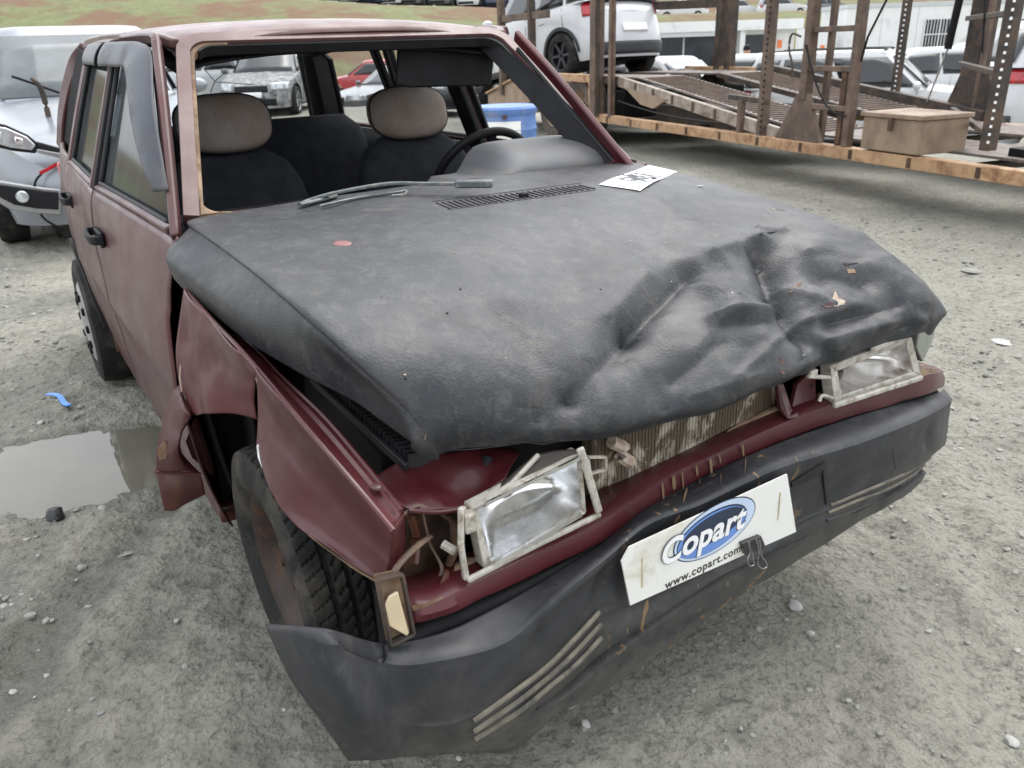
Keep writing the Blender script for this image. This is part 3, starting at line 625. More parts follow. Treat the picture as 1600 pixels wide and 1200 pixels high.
# --- body sides
def arch(x, cx, r, zc=.27): return zc+math.sqrt(max(r*r-(x-cx)**2, 0)) if abs(x-cx) < r else 0
RW = -2.285
def side_panel(name, x0, x1, sg, m, ztop=.965, zbot=.215, n=26, k=34, mod=None, parent=CAR, off=0.0):
    xs = np.linspace(x0, x1, n); G = np.zeros((n, k, 3))
    for i, x in enumerate(xs):
        zb = max(zbot, arch(x, RW, .335))
        for j in range(k):
            z = zb+(ztop-zb)*j/(k-1); G[i, j] = S(x, z, sg, off)
    if mod: G = mod(G)
    return MB().grid(G).obj(name, m, parent, solid=.004)
dent = lambda G: G+np.stack([G[..., 0]*0, .006*fbm(G[..., 0]*3, G[..., 2]*4, o=2, seed=77), G[..., 0]*0], -1)
for sg in (-1, 1):
    mm = MAT['red_dusty'] if sg < 0 else MAT['red']
    side_panel('rear_quarter', -2.95, -2.035, sg, mm, n=50, mod=dent)
    rd = side_panel('rear_door', -2.028, -1.248, sg, mm, n=40, mod=dent)
    fd = side_panel('front_door', -1.238, -.275, sg, mm, mod=dent)
    for dd, hx, hz in ((rd, -1.93, .845), (fd, -1.14, .835)):
        p = S(hx, hz, sg); mb = MB(); mb.beam(cr([p+V(-.075, sg*.0, .004), p+V(-.070, sg*.028, .004), p+V(.0, sg*.034, .0), p+V(.070, sg*.028, .0), p+V(.075, sg*.0, 0)], 16), .012, .026); mb.box(p+V(.02, sg*.006, -.002), (.12, .012, .045))
        mb.obj('door_handle', MAT['dark2'], dd, bevel=.004)
    # sill
    P = [V(x, sg*(float(halfw(x, .22))-.02), .205) for x in np.linspace(-2.0, -.36, 12)]; MB().beam(P, .05, .05).obj('sill', MAT['red_rust'], CAR, bevel=.008)
    # window frames and glass: front door, rear door, quarter light
    def fr(pts, w, h, m_, name, par, off=0.0, r=True):
        P = cr([S(x-(.13 if (sg > 0 and -1.40 < x < -1.15) else 0), z, sg, off) for x, z in pts], 4*len(pts)); return MB().beam(P, w, h, up=(0, 1, .35)).obj(name, m_, par, bevel=.005)
    ob = .012 if sg < 0 else 0   # the near door hangs slightly open at the top
    fd_f = [(-.31, .955), (-.50, 1.12), (-.72, 1.31), (-.80, 1.352), (-.95, 1.372), (-1.20, 1.375)]
    fr([(-.300, .955), (-.42, 1.065), (-.60, 1.23), (-.765, 1.365)], .040, .020, mm, 'door_frame_front', fd, -.004 if sg < 0 else -.072)
    fr([(-.755, 1.360), (-.80, 1.380), (-.95, 1.386), (-1.22, 1.386)] if sg < 0 else [(-.90, 1.380), (-1.05, 1.386), (-1.22, 1.386)], .028, .020, mm, 'door_frame_top', fd, -.002 if sg < 0 else -.02)
    fr([(-1.222, .96), (-1.232, 1.15), (-1.242, 1.37)], .034, .02, MAT['dark2'], 'door_frame_rear', fd, .003)
    fr([(-1.275, .96), (-1.282, 1.15), (-1.29, 1.37)], .034, .02, mm, 'door_frame_front', rd, .003)
    fr([(-1.29, 1.376), (-1.6, 1.380), (-1.93, 1.372)], .028, .022, mm, 'door_frame_top', rd, .003)
    fr([(-2.03, .96), (-2.01, 1.15), (-1.95, 1.37)], .034, .02, mm, 'door_frame_rear', rd, .003)
    fr([(-2.07, .96), (-2.055, 1.15), (-2.0, 1.37)], .030, .02, MAT['dark2'], 'quarter_frame', CAR, .002)
    MB().beam(cr([V(-2.93, sg*.695, .95), V(-2.86, sg*.655, 1.12), (V(-2.76, sg*.585, 1.30)), V(-2.66, sg*.525, 1.375)], 14), .07, .03, up=(0, 1, .35)).obj('rear_pillar', mm, CAR, bevel=.006)
    fr([(-.34, .972), (-.8, .972), (-1.20, .970)], .018, .02, MAT['steel'] if False else mm, 'window_sill_strip', fd, .004)
    fr([(-1.29, .970), (-1.7, .970), (-2.02, .970)], .018, .02, mm, 'window_sill_strip', rd, .004)
    fr([(-2.07, .970), (-2.5, .970), (-2.92, .970)], .018, .02, mm, 'window_sill_strip', CAR, .002)
    # seals
    fr([(-.372, .985), (-.50, 1.095), (-.66, 1.235), (-.765, 1.325)], .014, .012, MAT['rubber_black'], 'window_seal', fd, -.004 if sg < 0 else -.085)
    fr([(-1.20, .985), (-1.205, 1.15), (-1.215, 1.355)], .016, .014, MAT['rubber_black'], 'window_seal', fd, -.002)
    fr([(-.38, .984), (-.8, .984), (-1.20, .984)], .012, .012, MAT['rubber_black'], 'window_seal', fd, .001)
    fr([(-1.312, .985), (-1.318, 1.15), (-1.325, 1.355)], .016, .014, MAT['rubber_black'], 'window_seal', rd, -.002)
    fr([(-1.995, .985), (-1.98, 1.15), (-1.93, 1.35)], .02, .014, MAT['rubber_black'], 'window_seal', rd, -.002)
    fr([(-1.31, .984), (-1.7, .984), (-1.99, .984)], .012, .012, MAT['rubber_black'], 'window_seal', rd, .001)
    if sg < 0 or True:
        if sg < 0: MB().prism([S(x, z, sg, -.012) for x, z in ((-.36, .98), (-.50, 1.10), (-.76, 1.33), (-.82, 1.36), (-1.22, 1.365), (-1.215, .98))], (0, .004*-sg, 0)).obj('window_glass', MAT['glass'], fd, smooth=False)
        MB().prism([S(x, z, sg, -.012) for x, z in ((-1.30, .98), (-1.31, 1.365), (-1.95, 1.365), (-2.01, .98))], (0, .004*-sg, 0)).obj('window_glass', MAT['glass' if sg < 0 else 'glass_clear'], rd, smooth=False)
        MB().prism([S(-2.07, .98, sg, -.012), S(-2.03, 1.36, sg, -.012), V(-2.62, sg*.535, 1.355), V(-2.88, sg*.675, .98)], (0, .004*-sg, 0)).obj('quarter_glass', MAT['glass' if sg < 0 else 'glass_clear'], CAR, smooth=False)
    # inner door cards, so nothing shows through
    for xa, xb in ((-.30, -1.235), (-1.25, -2.03), (-2.04, -2.9)):
        G = np.array([[S(x, z, sg, -.055) for z in np.linspace(.22, .965, 8)] for x in np.linspace(xa, xb, 10)])
        if xb < -2.5: G[..., 2] = np.maximum(G[..., 2], [[max(.22, arch(x, RW, .34))]*8 for x in np.linspace(xa, xb, 10)])
        MB().grid(G).obj('inner_trim', MAT['dark2'], CAR, solid=.012)
    # B and C pillar trims inside
    bx_ = -.13 if sg > 0 else 0
    for (xa, za, xb, zb, w) in ((-1.235+bx_, .9, -1.255+bx_, 1.37, .10), (-2.03, .9, -1.99, 1.37, .06), (-2.84, .9, -2.60, 1.34, .20)):
        MB().beam([S(xa, za, sg, -.05), S((xa+xb)/2, (za+zb)/2, sg, -.052), S(xb, zb, sg, -.06)], w, .03, up=(0, 1, .35)).obj('pillar_trim', MAT['dark2'], CAR, bevel=.01)
# wind deflectors on the near side doors
def deflector(outer, inner, par, bump_=.022):
    n = 30; A = cr([S(x, z, -1, o_) for x, z, o_ in outer], n); B = cr([S(x, z, -1, o_) for x, z, o_ in inner], n)
    G = np.zeros((n, 9, 3))
    for j in range(9):
        t = j/8; G[:, j] = A*(1-t)+B*t; G[:, j, 1] -= bump_*math.sin(math.pi*min(1, t*1.0))**.7*.6; 
    return MB().grid(G).obj('wind_deflector', MAT['deflector'], par, solid=.003)
FD = [o for o in kids(CAR) if o.name.startswith('front_door')][0]; RD = [o for o in kids(CAR) if o.name.startswith('rear_door')][0]
def deflP(outer, inner, par, bump_=.016):
    n = 34; A = cr([V(*q) for q in outer], n); B = cr([V(*q) for q in inner], n); G = np.zeros((n, 9, 3))
    for j in range(9):
        t = j/8; G[:, j] = A*(1-t)+B*t; G[:, j, 1] -= bump_*.55*math.sin(math.pi*t)**.7
    return MB().grid(G).obj('wind_deflector', MAT['deflector'], par, solid=.003)
deflP([(-.375, -.690, 1.055), (-.42, -.682, 1.10), (-.58, -.650, 1.235), (-.74, -.605, 1.345), (-.86, -.606, 1.372), (-1.0, -.620, 1.378), (-1.24, -.640, 1.380)],
      [(-.44, -.712, 1.045), (-.50, -.716, 1.100), (-.64, -.700, 1.190), (-.80, -.668, 1.290), (-.90, -.655, 1.312), (-1.0, -.660, 1.314), (-1.24, -.672, 1.316)], FD)
deflP([(-1.30, -.640, 1.380), (-1.5, -.636, 1.382), (-1.75, -.626, 1.380), (-2.02, -.600, 1.368)], [(-1.30, -.674, 1.318), (-1.5, -.672, 1.320), (-1.75, -.655, 1.320), (-2.02, -.620, 1.312)], RD)
# rear end: hatch frame, hatch glass with cracks, tail
mb = MB()
G = np.array([[V(-2.98+.03*(1-abs(s_)**3)*0+.02*abs(s_)**4, s_*float(halfw(-2.95, z)), z) for s_ in np.linspace(-1, 1, 21)] for z in np.linspace(.25, .98, 8)])
HATCH = mb.grid(G).obj('tailgate', MAT['red'], CAR, solid=.01)
for sg in (-1, 1):
    MB().beam([V(-2.965, sg*.62, .97), V(-2.72, sg*.50, 1.37)], .12, .03, up=(0, sg*.3, 1)).obj('tailgate_frame', MAT['dark2'], HATCH, bevel=.006)
MB().beam([V(-2.72, -.5, 1.372), V(-2.72, .5, 1.372)], .06, .05).obj('tailgate_frame', MAT['dark2'], HATCH, bevel=.006)
MB().prism([V(-2.945, -.57, .99), V(-2.945, .57, .99), V(-2.725, .47, 1.36), V(-2.725, -.47, 1.36)], (.004, 0, 0)).obj('rear_glass', MAT['glass_clear'], HATCH, smooth=False)
mb = MB()
for L in (((300, 80), (316, 105), (335, 127)), ((335, 127), (352, 112)), ((335, 127), (328, 145)), ((335, 128), (395, 132))):
    mb.tube([hit(x, y, (-2.835, 0, 1.175), (.37, 0, .22))+V(.01, 0, 0) for x, y in L], .0022, 4)
mb.obj('glass_crack', MAT['dark'], HATCH)
MB().box((-3.0, 0, .42), (.12, 1.46, .22)).obj('rear_bumper', MAT['bumper'], CAR, bevel=.04, seg=4)
for sg in (-1, 1): MB().box((-2.97, sg*.66, .78), (.05, .14, .20)).obj('tail_lamp', MAT['taillamp'], CAR, bevel=.012)
# headliner, floor, firewall
G = np.array([[V(x, y, float(np.interp(-x, [.86, 1.2, 2.2, 2.7], [1.335, 1.385, 1.395, 1.35]))-.04*(abs(y)/.53)**3) for y in np.linspace(-.53, .53, 13)] for x in np.linspace(-.87, -2.7, 14)])
MB().grid(G).obj('headliner', MAT['dark2'], CAR, solid=.008)
MB().box((-1.45, 0, .22), (2.5, 1.36, .03)).obj('floor_pan', MAT['dark'], CAR)
MB().box((-.40, 0, .60), (.04, 1.40, .70)).obj('firewall', MAT['dark'], CAR)
# --- interior
def cushion(pts, name, m_, par, w, sg_y, round_=.05, thick=.12):
    pass
def seatback(cy, name_root, hz, lean=.19):
    """front seat: rounded back, cushion and a broad curved headrest"""
    seat = empty('front_seat', (0, 0, 0)); seat.parent = CAR
    Gf = []
    for t in np.linspace(0, 1, 24):
        z = .46+.585*t; hw = np.interp(t, [0, .2, .55, .8, .93, 1], [.22, .25, .245, .225, .185, .10]); th = np.interp(t, [0, .5, .9, 1], [.085, .075, .055, .02]); cx = -1.06-lean*t
        ring = []
        for a in np.linspace(0, 2*math.pi, 28, endpoint=False):
            ca, sa = math.cos(a), math.sin(a); e = 2/2.8
            yy = hw*math.copysign(abs(ca)**e, ca); xx = th*math.copysign(abs(sa)**e, sa)
            if sa > 0: xx += .02*max(0, abs(yy)/hw-.65)*2.2
            ring.append(V(cx+xx, cy+yy, z))
        Gf.append(ring)
    Gf = np.array(Gf); mb = MB().grid(Gf, closev=True); mb.f.append(tuple(range(27, -1, -1))); o = 23*28; mb.f.append(tuple(o+i for i in range(28)))
    mb.obj('seat_back', MAT['fabric'], seat, angle=60)
    mb = MB(); Gc = []
    for t in np.linspace(0, 1, 10):
        Gc.append([V(-1.05+.50*t, cy+.25*math.copysign(abs(math.cos(a))**.7, math.cos(a)), .40+.08*math.copysign(abs(math.sin(a))**.7, math.sin(a))+.03*t) for a in np.linspace(0, 2*math.pi, 20, endpoint=False)])
    Gc = np.array(Gc); mb.grid(Gc, closev=True); mb.f.append(tuple(range(19, -1, -1))); mb.f.append(tuple(180+i for i in range(20))); mb.obj('seat_cushion', MAT['fabric'], seat, angle=60)
    # headrest
    c = V(-1.225, cy, hz); Gh = []
    hw, hh, ht = .158, .092, .052
    for v in np.linspace(-math.pi/2, math.pi/2, 18):
        ring = []
        for a in np.linspace(0, 2*math.pi, 36, endpoint=False):
            ca, sa = math.cos(a), math.sin(a); e = 2/2.7
            yy = hw*math.copysign(abs(ca)**e, ca)*math.cos(v)**.42; zz = hh*math.copysign(abs(sa)**e, sa)*math.cos(v)**.42; xx = ht*math.sin(v)
            ring.append(c+V(xx-.5*(yy*yy)/.2*.25-zz*.22, yy, zz))
        Gh.append(ring)
    Gh = np.array(Gh); hr = MB().grid(Gh, closev=True).obj('headrest', MAT['headrest'], seat, angle=60)
    k_ = 9; MB().tube(Gh[k_+1, np.r_[0:36, 0]]*1.0, .0035, 6).obj('headrest_piping', MAT['dark'], seat)
    for s_ in (-1, 1): MB().tube([V(-1.235, cy+s_*.06, .90), V(-1.235, cy+s_*.06, hz-.05)], .006, 8).obj('headrest_post', MAT['dark'], seat)
    return seat
s1 = seatback(-.335, 'passenger', 1.128); s2 = seatback(.335, 'driver', 1.118)
tag(s1, 'passenger seat with stained headrest'); tag(s2, 'driver seat behind the steering wheel')
# rear bench
Gb = []
for t in np.linspace(0, 1, 12):
    hb_ = float(np.interp(t, [0, .8, .93, 1], [.58, .58, .56, .50])); z = .42+.632*t; th = np.interp(t, [0, .8, 1], [.09, .07, .03]); Gb.append([V(-2.10-.20*t+th*math.copysign(abs(math.sin(a))**.6, math.sin(a)), hb_*math.copysign(abs(math.cos(a))**.35, math.cos(a)), z+(.012*math.sin(t*math.pi))) for a in np.linspace(0, 2*math.pi, 40, endpoint=False)])
Gb = np.array(Gb); mb = MB().grid(Gb, closev=True); mb.f.append(tuple(11*40+i for i in range(40))); mb.obj('rear_bench_back', MAT['fabric'], CAR, angle=60)
MB().box((-1.82, 0, .40), (.52, 1.2, .16)).obj('rear_bench_cushion', MAT['fabric'], CAR, bevel=.05, seg=4)
MB().box((-2.62, 0, .88), (.50, 1.10, .02)).obj('parcel_shelf', MAT['dark2'], CAR, bevel=.005)
# dashboard with the instrument hood on the driver side
xs = np.linspace(-.40, -.80, 22); ys = np.linspace(-.66, .66, 60); G = np.zeros((22, 60, 3))
for i, x in enumerate(xs):
    for j, y in enumerate(ys):
        t = i/21; z = .975-.02*t-.40*max(0, t-.72)**1.3*2-.075*float(np.clip((.14-y)/.06, 0, 1))*min(1, t*6)
        bn = np.exp(-((abs(y-.455))/.195)**10)*math.sin(math.pi*min(1, max(0, (t-.02)/.98)))**.45
        G[i, j] = (x-.02*t, y, z+(.092*bn if y > 0 else .0))
DASH = MB().grid(G).obj('dashboard', MAT['grey_dash'], CAR, solid=.006, angle=70)
MB().box((-.62, 0, .78), (.36, 1.30, .30)).obj('dashboard_lower', MAT['dark2'], CAR, bevel=.03)
MB().box((-.56, -.27, .905), (.34, .78, .02)).obj('dash_recess', MAT['dark2'], CAR, bevel=.003)
# steering wheel
c = V(-.93, .462, .905); ax = V(-.86, 0, .50); ax /= np.linalg.norm(ax); e1 = V(0, 1, 0); e2 = np.cross(ax, e1)
ring = [c+.185*(math.cos(a)*e1+math.sin(a)*e2) for a in np.linspace(0, 2*math.pi, 64, endpoint=False)]
SW = empty('steering_wheel', (0, 0, 0)); SW.parent = CAR
mb = MB(); G = np.zeros((64, 12, 3))
for i in range(64):
    rad = (ring[i]-c)/.185
    for k in range(12): w = 2*math.pi*k/12; G[i, k] = ring[i]+.0150*(math.cos(w)*rad+math.sin(w)*ax)
mb.grid(G, closeu=True, closev=True); mb.obj('rim', MAT['dark'], SW, angle=60)
mb = MB(); mb.tube([c-e1*.18, c-ax*.03, c+e1*.18], .016, 8, flat=.5); mb.tube([c, c-e2*.0+e2*-.18], .016, 8, flat=.5); mb.obj('spoke', MAT['dark2'], SW)
mb = MB(); mb.lathe([(0, .03), (.055, .028), (.065, .01), (.06, -.02), (0, -.03)], c, ax*-1, 24); mb.obj('hub', MAT['dark2'], SW, bevel=.003)
mb = MB(); mb.tube([c-ax*.03, c-ax*.35], .03, 12); mb.obj('column', MAT['dark'], SW)
mb = MB(); mb.tube([c-ax*.06+e1*-.02, c-ax*.06+e1*-.15+V(0, 0, .01)], .008, 8); mb.obj('stalk', MAT['steel'], SW)
# sun visor hanging down in front of the driver
a = [hit(x, y, (-.90, .3, 1.3), (1, 0, .12)) for x, y in ((623, 62), (775, 72), (768, 134), (640, 137), (620, 132))]
MB().prism(a, (-.014, 0, 0)).obj('sun_visor', MAT['dark'], CAR, bevel=.006, seg=3)
MB().prism([hit(x, y, (-.50, .64, 1.0), (1, 0, 0)) for x, y in ((919, 218), (926, 216), (940, 262), (921, 260))], (-.02, 0, 0)).obj('mirror_back', MAT['dark'], CAR, bevel=.003)
MB().prism([hit(x, y, (-.495, .64, 1.0), (1, 0, 0)) for x, y in ((923, 226), (927, 225), (936, 258), (924, 256))], (-.004, 0, 0)).obj('mirror_glass', MAT['cglass_light'], CAR)
# --- wipers
mb = MB(); P = [hit(x, y, (-.36, 0, z), (0, 0, 1)) for x, y, z in ((470, 319, .995), (495, 309, 1.005), (540, 298, 1.015), (607, 287, 1.022), (660, 287, 1.022), (718, 287, 1.022))]
WP = empty('wiper_arm', (0, 0, 0)); WP.parent = CAR
mb.beam(cr(P, 26), .014, .008); mb.obj('arm', MAT['wiper'], WP, bevel=.002)
P2 = [hit(x, y, (-.36, 0, 1.022), (0, 0, 1)) for x, y in ((712, 287.5), (770, 287))]; MB().beam(P2, .026, .018).obj('arm_head', MAT['wiper'], WP, bevel=.004)
P3 = [hit(x, y, (0, 0, .998), (0, 0, 1)) for x, y in ((500, 322), (560, 309), (625, 300), (634, 297), (632, 304), (612, 306))]; MB().tube(cr(P3, 20), .0035, 6).obj('linkage', MAT['wiper'], WP)
P4 = [hit(x, y, (0, 0, 1.0), (0, 0, 1)) for x, y in ((468, 320), (505, 311), (524, 306))]; MB().tube(cr(P4, 10), .009, 8, flat=.6).obj('pivot', MAT['wiper'], WP)
# --- front right wing: torn, three patches, ridge and inner flange
WING = empty('front_wing', (0, 0, 0)); WING.parent = CAR; tag(WING, 'torn and folded maroon front wing')
def px3(rows):
    """rows of (px, py, axis, value)"""
    return np.array([[U(*c) for c in r] for r in rows])
ridge = [(288, 452, 1, -.735), (330, 500, 1, -.728), (368, 540, 1, -.720), (400, 576, 1, -.712), (470, 660, 1, -.70), (540, 742, 1, -.684), (612, 828, 1, -.662)]
inner = [(306, 470, 1, -.672), (345, 500, 1, -.668), (400, 548, 1, -.662), (440, 590, 1, -.655), (505, 652, 1, -.645), (565, 722, 1, -.635), (628, 800, 1, -.625)]
mid = [tuple(list(((np.array(a[:2])*.5+np.array(b[:2])*.5)))+[1, (a[3]+b[3])/2]) for a, b in zip(ridge, inner)]
G = dense(px3([ridge, mid, inner]), 9, 60); G[3:6, :, 2] -= .006; MB().grid(G).obj('wing_flange', MAT['red'], WING, solid=.003)
lip = cr([U(*c) for c in inner], 40); MB().tube(lip+V(0, .0, .002), .0045, 6).obj('flange_lip', MAT['red'], WING)
rg = cr([U(*c) for c in ridge], 50); MB().tube(rg+V(0, .003, -.003), .0048, 8).obj('wing_ridge', MAT['red'], WING)
for q in ((588, 762), (449, 607)):
    p = hit(q[0], q[1], U(500, 680, 1, -.66), (0, .15, 1)) if False else U(q[0], q[1], 1, -.645)
    mb = MB(); mb.lathe([(0, .006), (.004, .006), (.006, .004), (.009, .003), (.010, 0)], p, (0, 0, 1), 12); mb.obj('bolt', MAT['red_rust'], WING)
# rear upper patch (above the arch)
x_ = lambda px, py, x: (px, py, 0, x)
A = [[(288, 452, 1, -.736), (277, 530, 0, -.22), (276, 565, 0, -.23), (281, 600, 0, -.24), (288, 622, 0, -.24)],
     [(308, 475, 1, -.732), (300, 540, 0, -.10), (300, 580, 0, -.12), (300, 615, 0, -.14), (300, 648, 0, -.15)],
     [(338, 508, 1, -.726), (330, 545, 0, .0), (326, 580, 0, -.03), (323, 615, 0, -.04), (325, 645, 0, -.05)],
     [(370, 542, 1, -.720), (362, 565, 0, .09), (357, 590, 0, .07), (355, 618, 0, .05), (355, 645, 0, .04)],
     [(402, 578, 1, -.712), (400, 595, 0, .20), (398, 612, 0, .18), (398, 632, 0, .16), (402, 655, 0, .14)]]
def wing_patch(A, name, m_, nu=44, nv=40, amp=.006, seed=80):
    G = dense(px3(A), nu, nv); e = 1-np.exp(-np.minimum(np.arange(nu), nu-1-np.arange(nu))[:, None]/3.0)
    n = gnormals(G); G = G+n*(amp*fbm(G[..., 0]*7, G[..., 2]*9, o=3, seed=seed)*e)[..., None]; return MB().grid(G).obj(name, m_, WING, solid=.0025, angle=50), G
wing_patch(A, 'rear_panel', MAT['red'], amp=.010)
# folded rear lobe hanging outwards to the flap
B = [[(281, 600, 0, -.24), (270, 615, 0, -.255), (258, 650, 0, -.27), (246, 695, 0, -.28), (244, 735, 0, -.30)],
     [(284, 608, 0, -.235), (278, 622, 0, -.22), (268, 655, 0, -.235), (256, 700, 0, -.25), (258, 738, 0, -.27)],
     [(290, 622, 0, -.22), (288, 640, 0, -.17), (280, 665, 0, -.20), (270, 705, 0, -.21), (275, 738, 0, -.24)],
     [(298, 635, 0, -.20), (299, 650, 0, -.16), (286, 672, 0, -.19), (280, 705, 0, -.20), (290, 736, 0, -.23)],
     [(303, 648, 0, -.18), (297, 655, 0, -.18), (283, 680, 0, -.21), (284, 708, 0, -.23), (313, 740, 0, -.25)]]
wing_patch(B, 'folded_lobe', MAT['red_dusty'], 30, 40, .006, 85)
D = [[(244, 735, 0, -.30), (250, 765, 0, -.29), (257, 797, 0, -.29)], [(265, 737, 0, -.28), (268, 768, 0, -.27), (272, 797, 0, -.28)], [(290, 738, 0, -.26), (292, 765, 0, -.26), (292, 786, 0, -.27)], [(313, 741, 0, -.25), (318, 758, 0, -.25), (321, 772, 0, -.26)]]
wing_patch(D, 'bottom_flap', MAT['red_rust'], 24, 20, .004, 88)
# crease roll above the flap
MB().tube(cr([U(243, 736, 0, -.298), U(265, 738, 0, -.277), U(290, 739, 0, -.257), U(314, 742, 0, -.247)], 16), .005, 8).obj('flap_crease', MAT['red'], WING)
# front patch, standing proud of the rear one
Cc = [[(400, 576, 1, -.713), (403, 610, 0, .215), (404, 650, 0, .215), (402, 690, 0, .205), (402, 690, 0, .200)],
      [(430, 611, 1, -.708), (425, 650, 0, .27), (420, 690, 0, .27), (412, 722, 0, .26), (410, 735, 0, .26)],
      [(470, 660, 1, -.70), (462, 695, 0, .37), (452, 730, 0, .36), (438, 765, 0, .34), (430, 782, 0, .33)],
      [(510, 707, 1, -.692), (505, 745, 0, .46), (495, 780, 0, .44), (478, 808, 0, .42), (462, 822, 0, .41)],
      [(550, 754, 1, -.680), (548, 795, 0, .54), (540, 825, 0, .525), (525, 848, 0, .51), (510, 852, 0, .50)],
      [(585, 796, 1, -.670), (582, 830, 0, .60), (576, 860, 0, .59), (565, 880, 0, .58), (555, 885, 0, .575)],
      [(612, 828, 1, -.662), (611, 860, 0, .645), (608, 885, 0, .64), (606, 905, 0, .635), (603, 915, 0, .63)]]
_, Gc_ = wing_patch(Cc, 'front_panel', MAT['red'], 60, 34, .005, 91)
# broken filler and bare edges along the tear
mb = MB(); mb.tube(cr([U(405, 590, 0, .222), U(409, 630, 0, .224), U(411, 660, 0, .222)], 14), .0022, 5)
mb.obj('tear_edge', MAT['primer'], WING)
mb = MB(); mb.prism([U(403, 694, 0, .212), U(407, 692, 0, .214), U(413, 716, 0, .222), U(412, 730, 0, .222), U(405, 712, 0, .212)], (.004, -.004, 0)); mb.obj('chipped_filler', MAT['paper'], WING, smooth=False)
mb = MB(); P0 = [U(482, 836, 0, .42), U(500, 850, 0, .45), U(530, 872, 0, .51), U(560, 893, 0, .57), U(603, 917, 0, .63)]; P = cr(P0, 30)
G = np.stack([P, P+V(-.012, .012, -.012), P+V(-.02, .02, -.018)+np.stack([0*P[:, 0], 0*P[:, 0], .006*vnoise(P[:, 0]*60, P[:, 1]*60)], 1)], 1); mb.grid(G); mb.obj('rusty_edge', MAT['rust_tan'], WING, solid=.002)
MB().tube(cr([U(612, 828, 1, -.662), U(611, 860, 0, .645), U(606, 905, 0, .635), U(603, 917, 0, .632)], 12), .003, 6).obj('front_edge', MAT['red'], WING)
# front return face of the wing behind the edge
G = dense(px3([[(612, 828, 1, -.662), (622, 815, 1, -.64), (630, 800, 1, -.622)], [(608, 880, 0, .64), (622, 860, 0, .635), (632, 840, 0, .62)], [(603, 915, 0, .63), (618, 905, 0, .62), (628, 890, 0, .60)]]), 8, 6)
MB().grid(G).obj('front_return', MAT['red'], WING, solid=.003)
# left wing: simple skin hidden beneath the bonnet edge
G = np.zeros((30, 12, 3))
for i, x in enumerate(np.linspace(-.27, .60, 30)):
    zb = max(.24, arch(x, 0.02, .33)); zt = np.interp(x, [-.27, .3, .6], [.90, .82, .74])
    for j in range(12): z = zb+(zt-zb)*j/11; G[i, j] = V(x, float(np.interp(z, HZ_, HY_))*np.interp(x, [-.3, .3, .62], [.985, .965, .93]), z)
MB().grid(G).obj('left_wing', MAT['red'], CAR, solid=.003)
# --- wheels
def wheel(c, axis, name, rimmat, flat=False, parent=CAR, R_=.278, w=.155, detail=True):
    root = empty(name, (0, 0, 0)); root.parent = parent
    ax = np.asarray(axis, float); ax /= np.linalg.norm(ax); up = V(0, 0, 1); a = np.cross(ax, up); a /= np.linalg.norm(a); b = np.cross(ax, a)
    nA = 420 if detail else 64; prof = []
    ws = np.linspace(-w/2, w/2, 45 if detail else 13)
    prof += [(.168, -w*.36), (.180, -w*.44), (.205, -w*.52), (.235, -w*.54), (.258, -w*.50)]
    k0 = len(prof); prof += [(R_-.006*abs(t/(w/2))**4, t*.94) for t in ws]; k1 = len(prof)
    prof += [(.258, w*.50), (.235, w*.54), (.205, w*.52), (.180, w*.44), (.168, w*.36)]
    G = np.zeros((nA, len(prof), 3))
    for i in range(nA):
        th = 2*math.pi*i/nA
        for j, (r, h) in enumerate(prof):
            if detail and k0 <= j < k1:
                tt = h/(w*.47)
                gr = 1 if min(abs(tt), abs(abs(tt)-.46)) < .06 else 0
                ph = (th*28/ math.pi + (1.2*tt if abs(tt) > .46 else 2.2*tt)) % 1.0
                si = 1 if ph < .20 else 0
                r = r-.011*max(gr, si*.4)
            dr = 0
            G[i, j] = np.asarray(c)+ax*h+r*(math.cos(th)*a+math.sin(th)*b)
    if flat: G[..., 2] = np.where(G[..., 2] < .012, .012+(G[..., 2]-.012)*.15, G[..., 2])
    MB().grid(G, closeu=True).obj('tyre', MAT['rubber'], root, angle=40)
    rp = [(.0, .030), (.028, .030), (.032, .040), (.045, .042), (.06, .030), (.10, .022), (.125, .012), (.138, .030), (.150, .052), (.160, .060), (.172, .066), (.176, .060), (.170, .052), (.160, .040), (.152, .0), (.152, -.06), (.170, -.066)]
    ro = max(0, w*.5-.080)
    mb = MB(); mb.lathe([(r*1.03, h+ro) for r, h in rp], c, ax, 56); rim = mb.obj('rim', rimmat, root, angle=40)
    for k in range(12):
        t = 2*math.pi*k/12; p = np.asarray(c)+ax*(.023+ro)+.105*(math.cos(t)*a+math.sin(t)*b); q = np.cross(ax, math.cos(t)*a+math.sin(t)*b)
        MB().tube([p-q*.012, p+q*.012], .008, 8, flat=.5, up=ax).obj('rim_slot', MAT['dark'], rim)
    for k in range(4):
        t = 2*math.pi*k/4+.4; p = np.asarray(c)+ax*(.034+ro)+.049*(math.cos(t)*a+math.sin(t)*b); MB().tube([p, p+ax*.014], .009, 6).obj('wheel_bolt', MAT['rust'], rim)
    return root
st = R(1); wheel(V(.075, -.618, .283), (math.sin(st)*1.0, -math.cos(st), -.03), 'front_wheel', MAT['rustrim'], R_=.283, w=.172)
wheel(V(.045, .665, .272), (0, 1, 0), 'front_wheel', MAT['rustrim'], detail=False)
rwh = wheel(V(RW, -.728, .262), (0, -1, 0), 'rear_wheel', simple('dirty_silver_wheel', (.30, .29, .28), .4, .5, .2, 9, .1, dirt=((.12, .1, .08), .45, 9)), flat=True, detail=False)
wheel(V(RW, .700, .272), (0, 1, 0), 'rear_wheel', MAT['rustrim'], detail=False)
cpos = V(RW, -.728, .262)
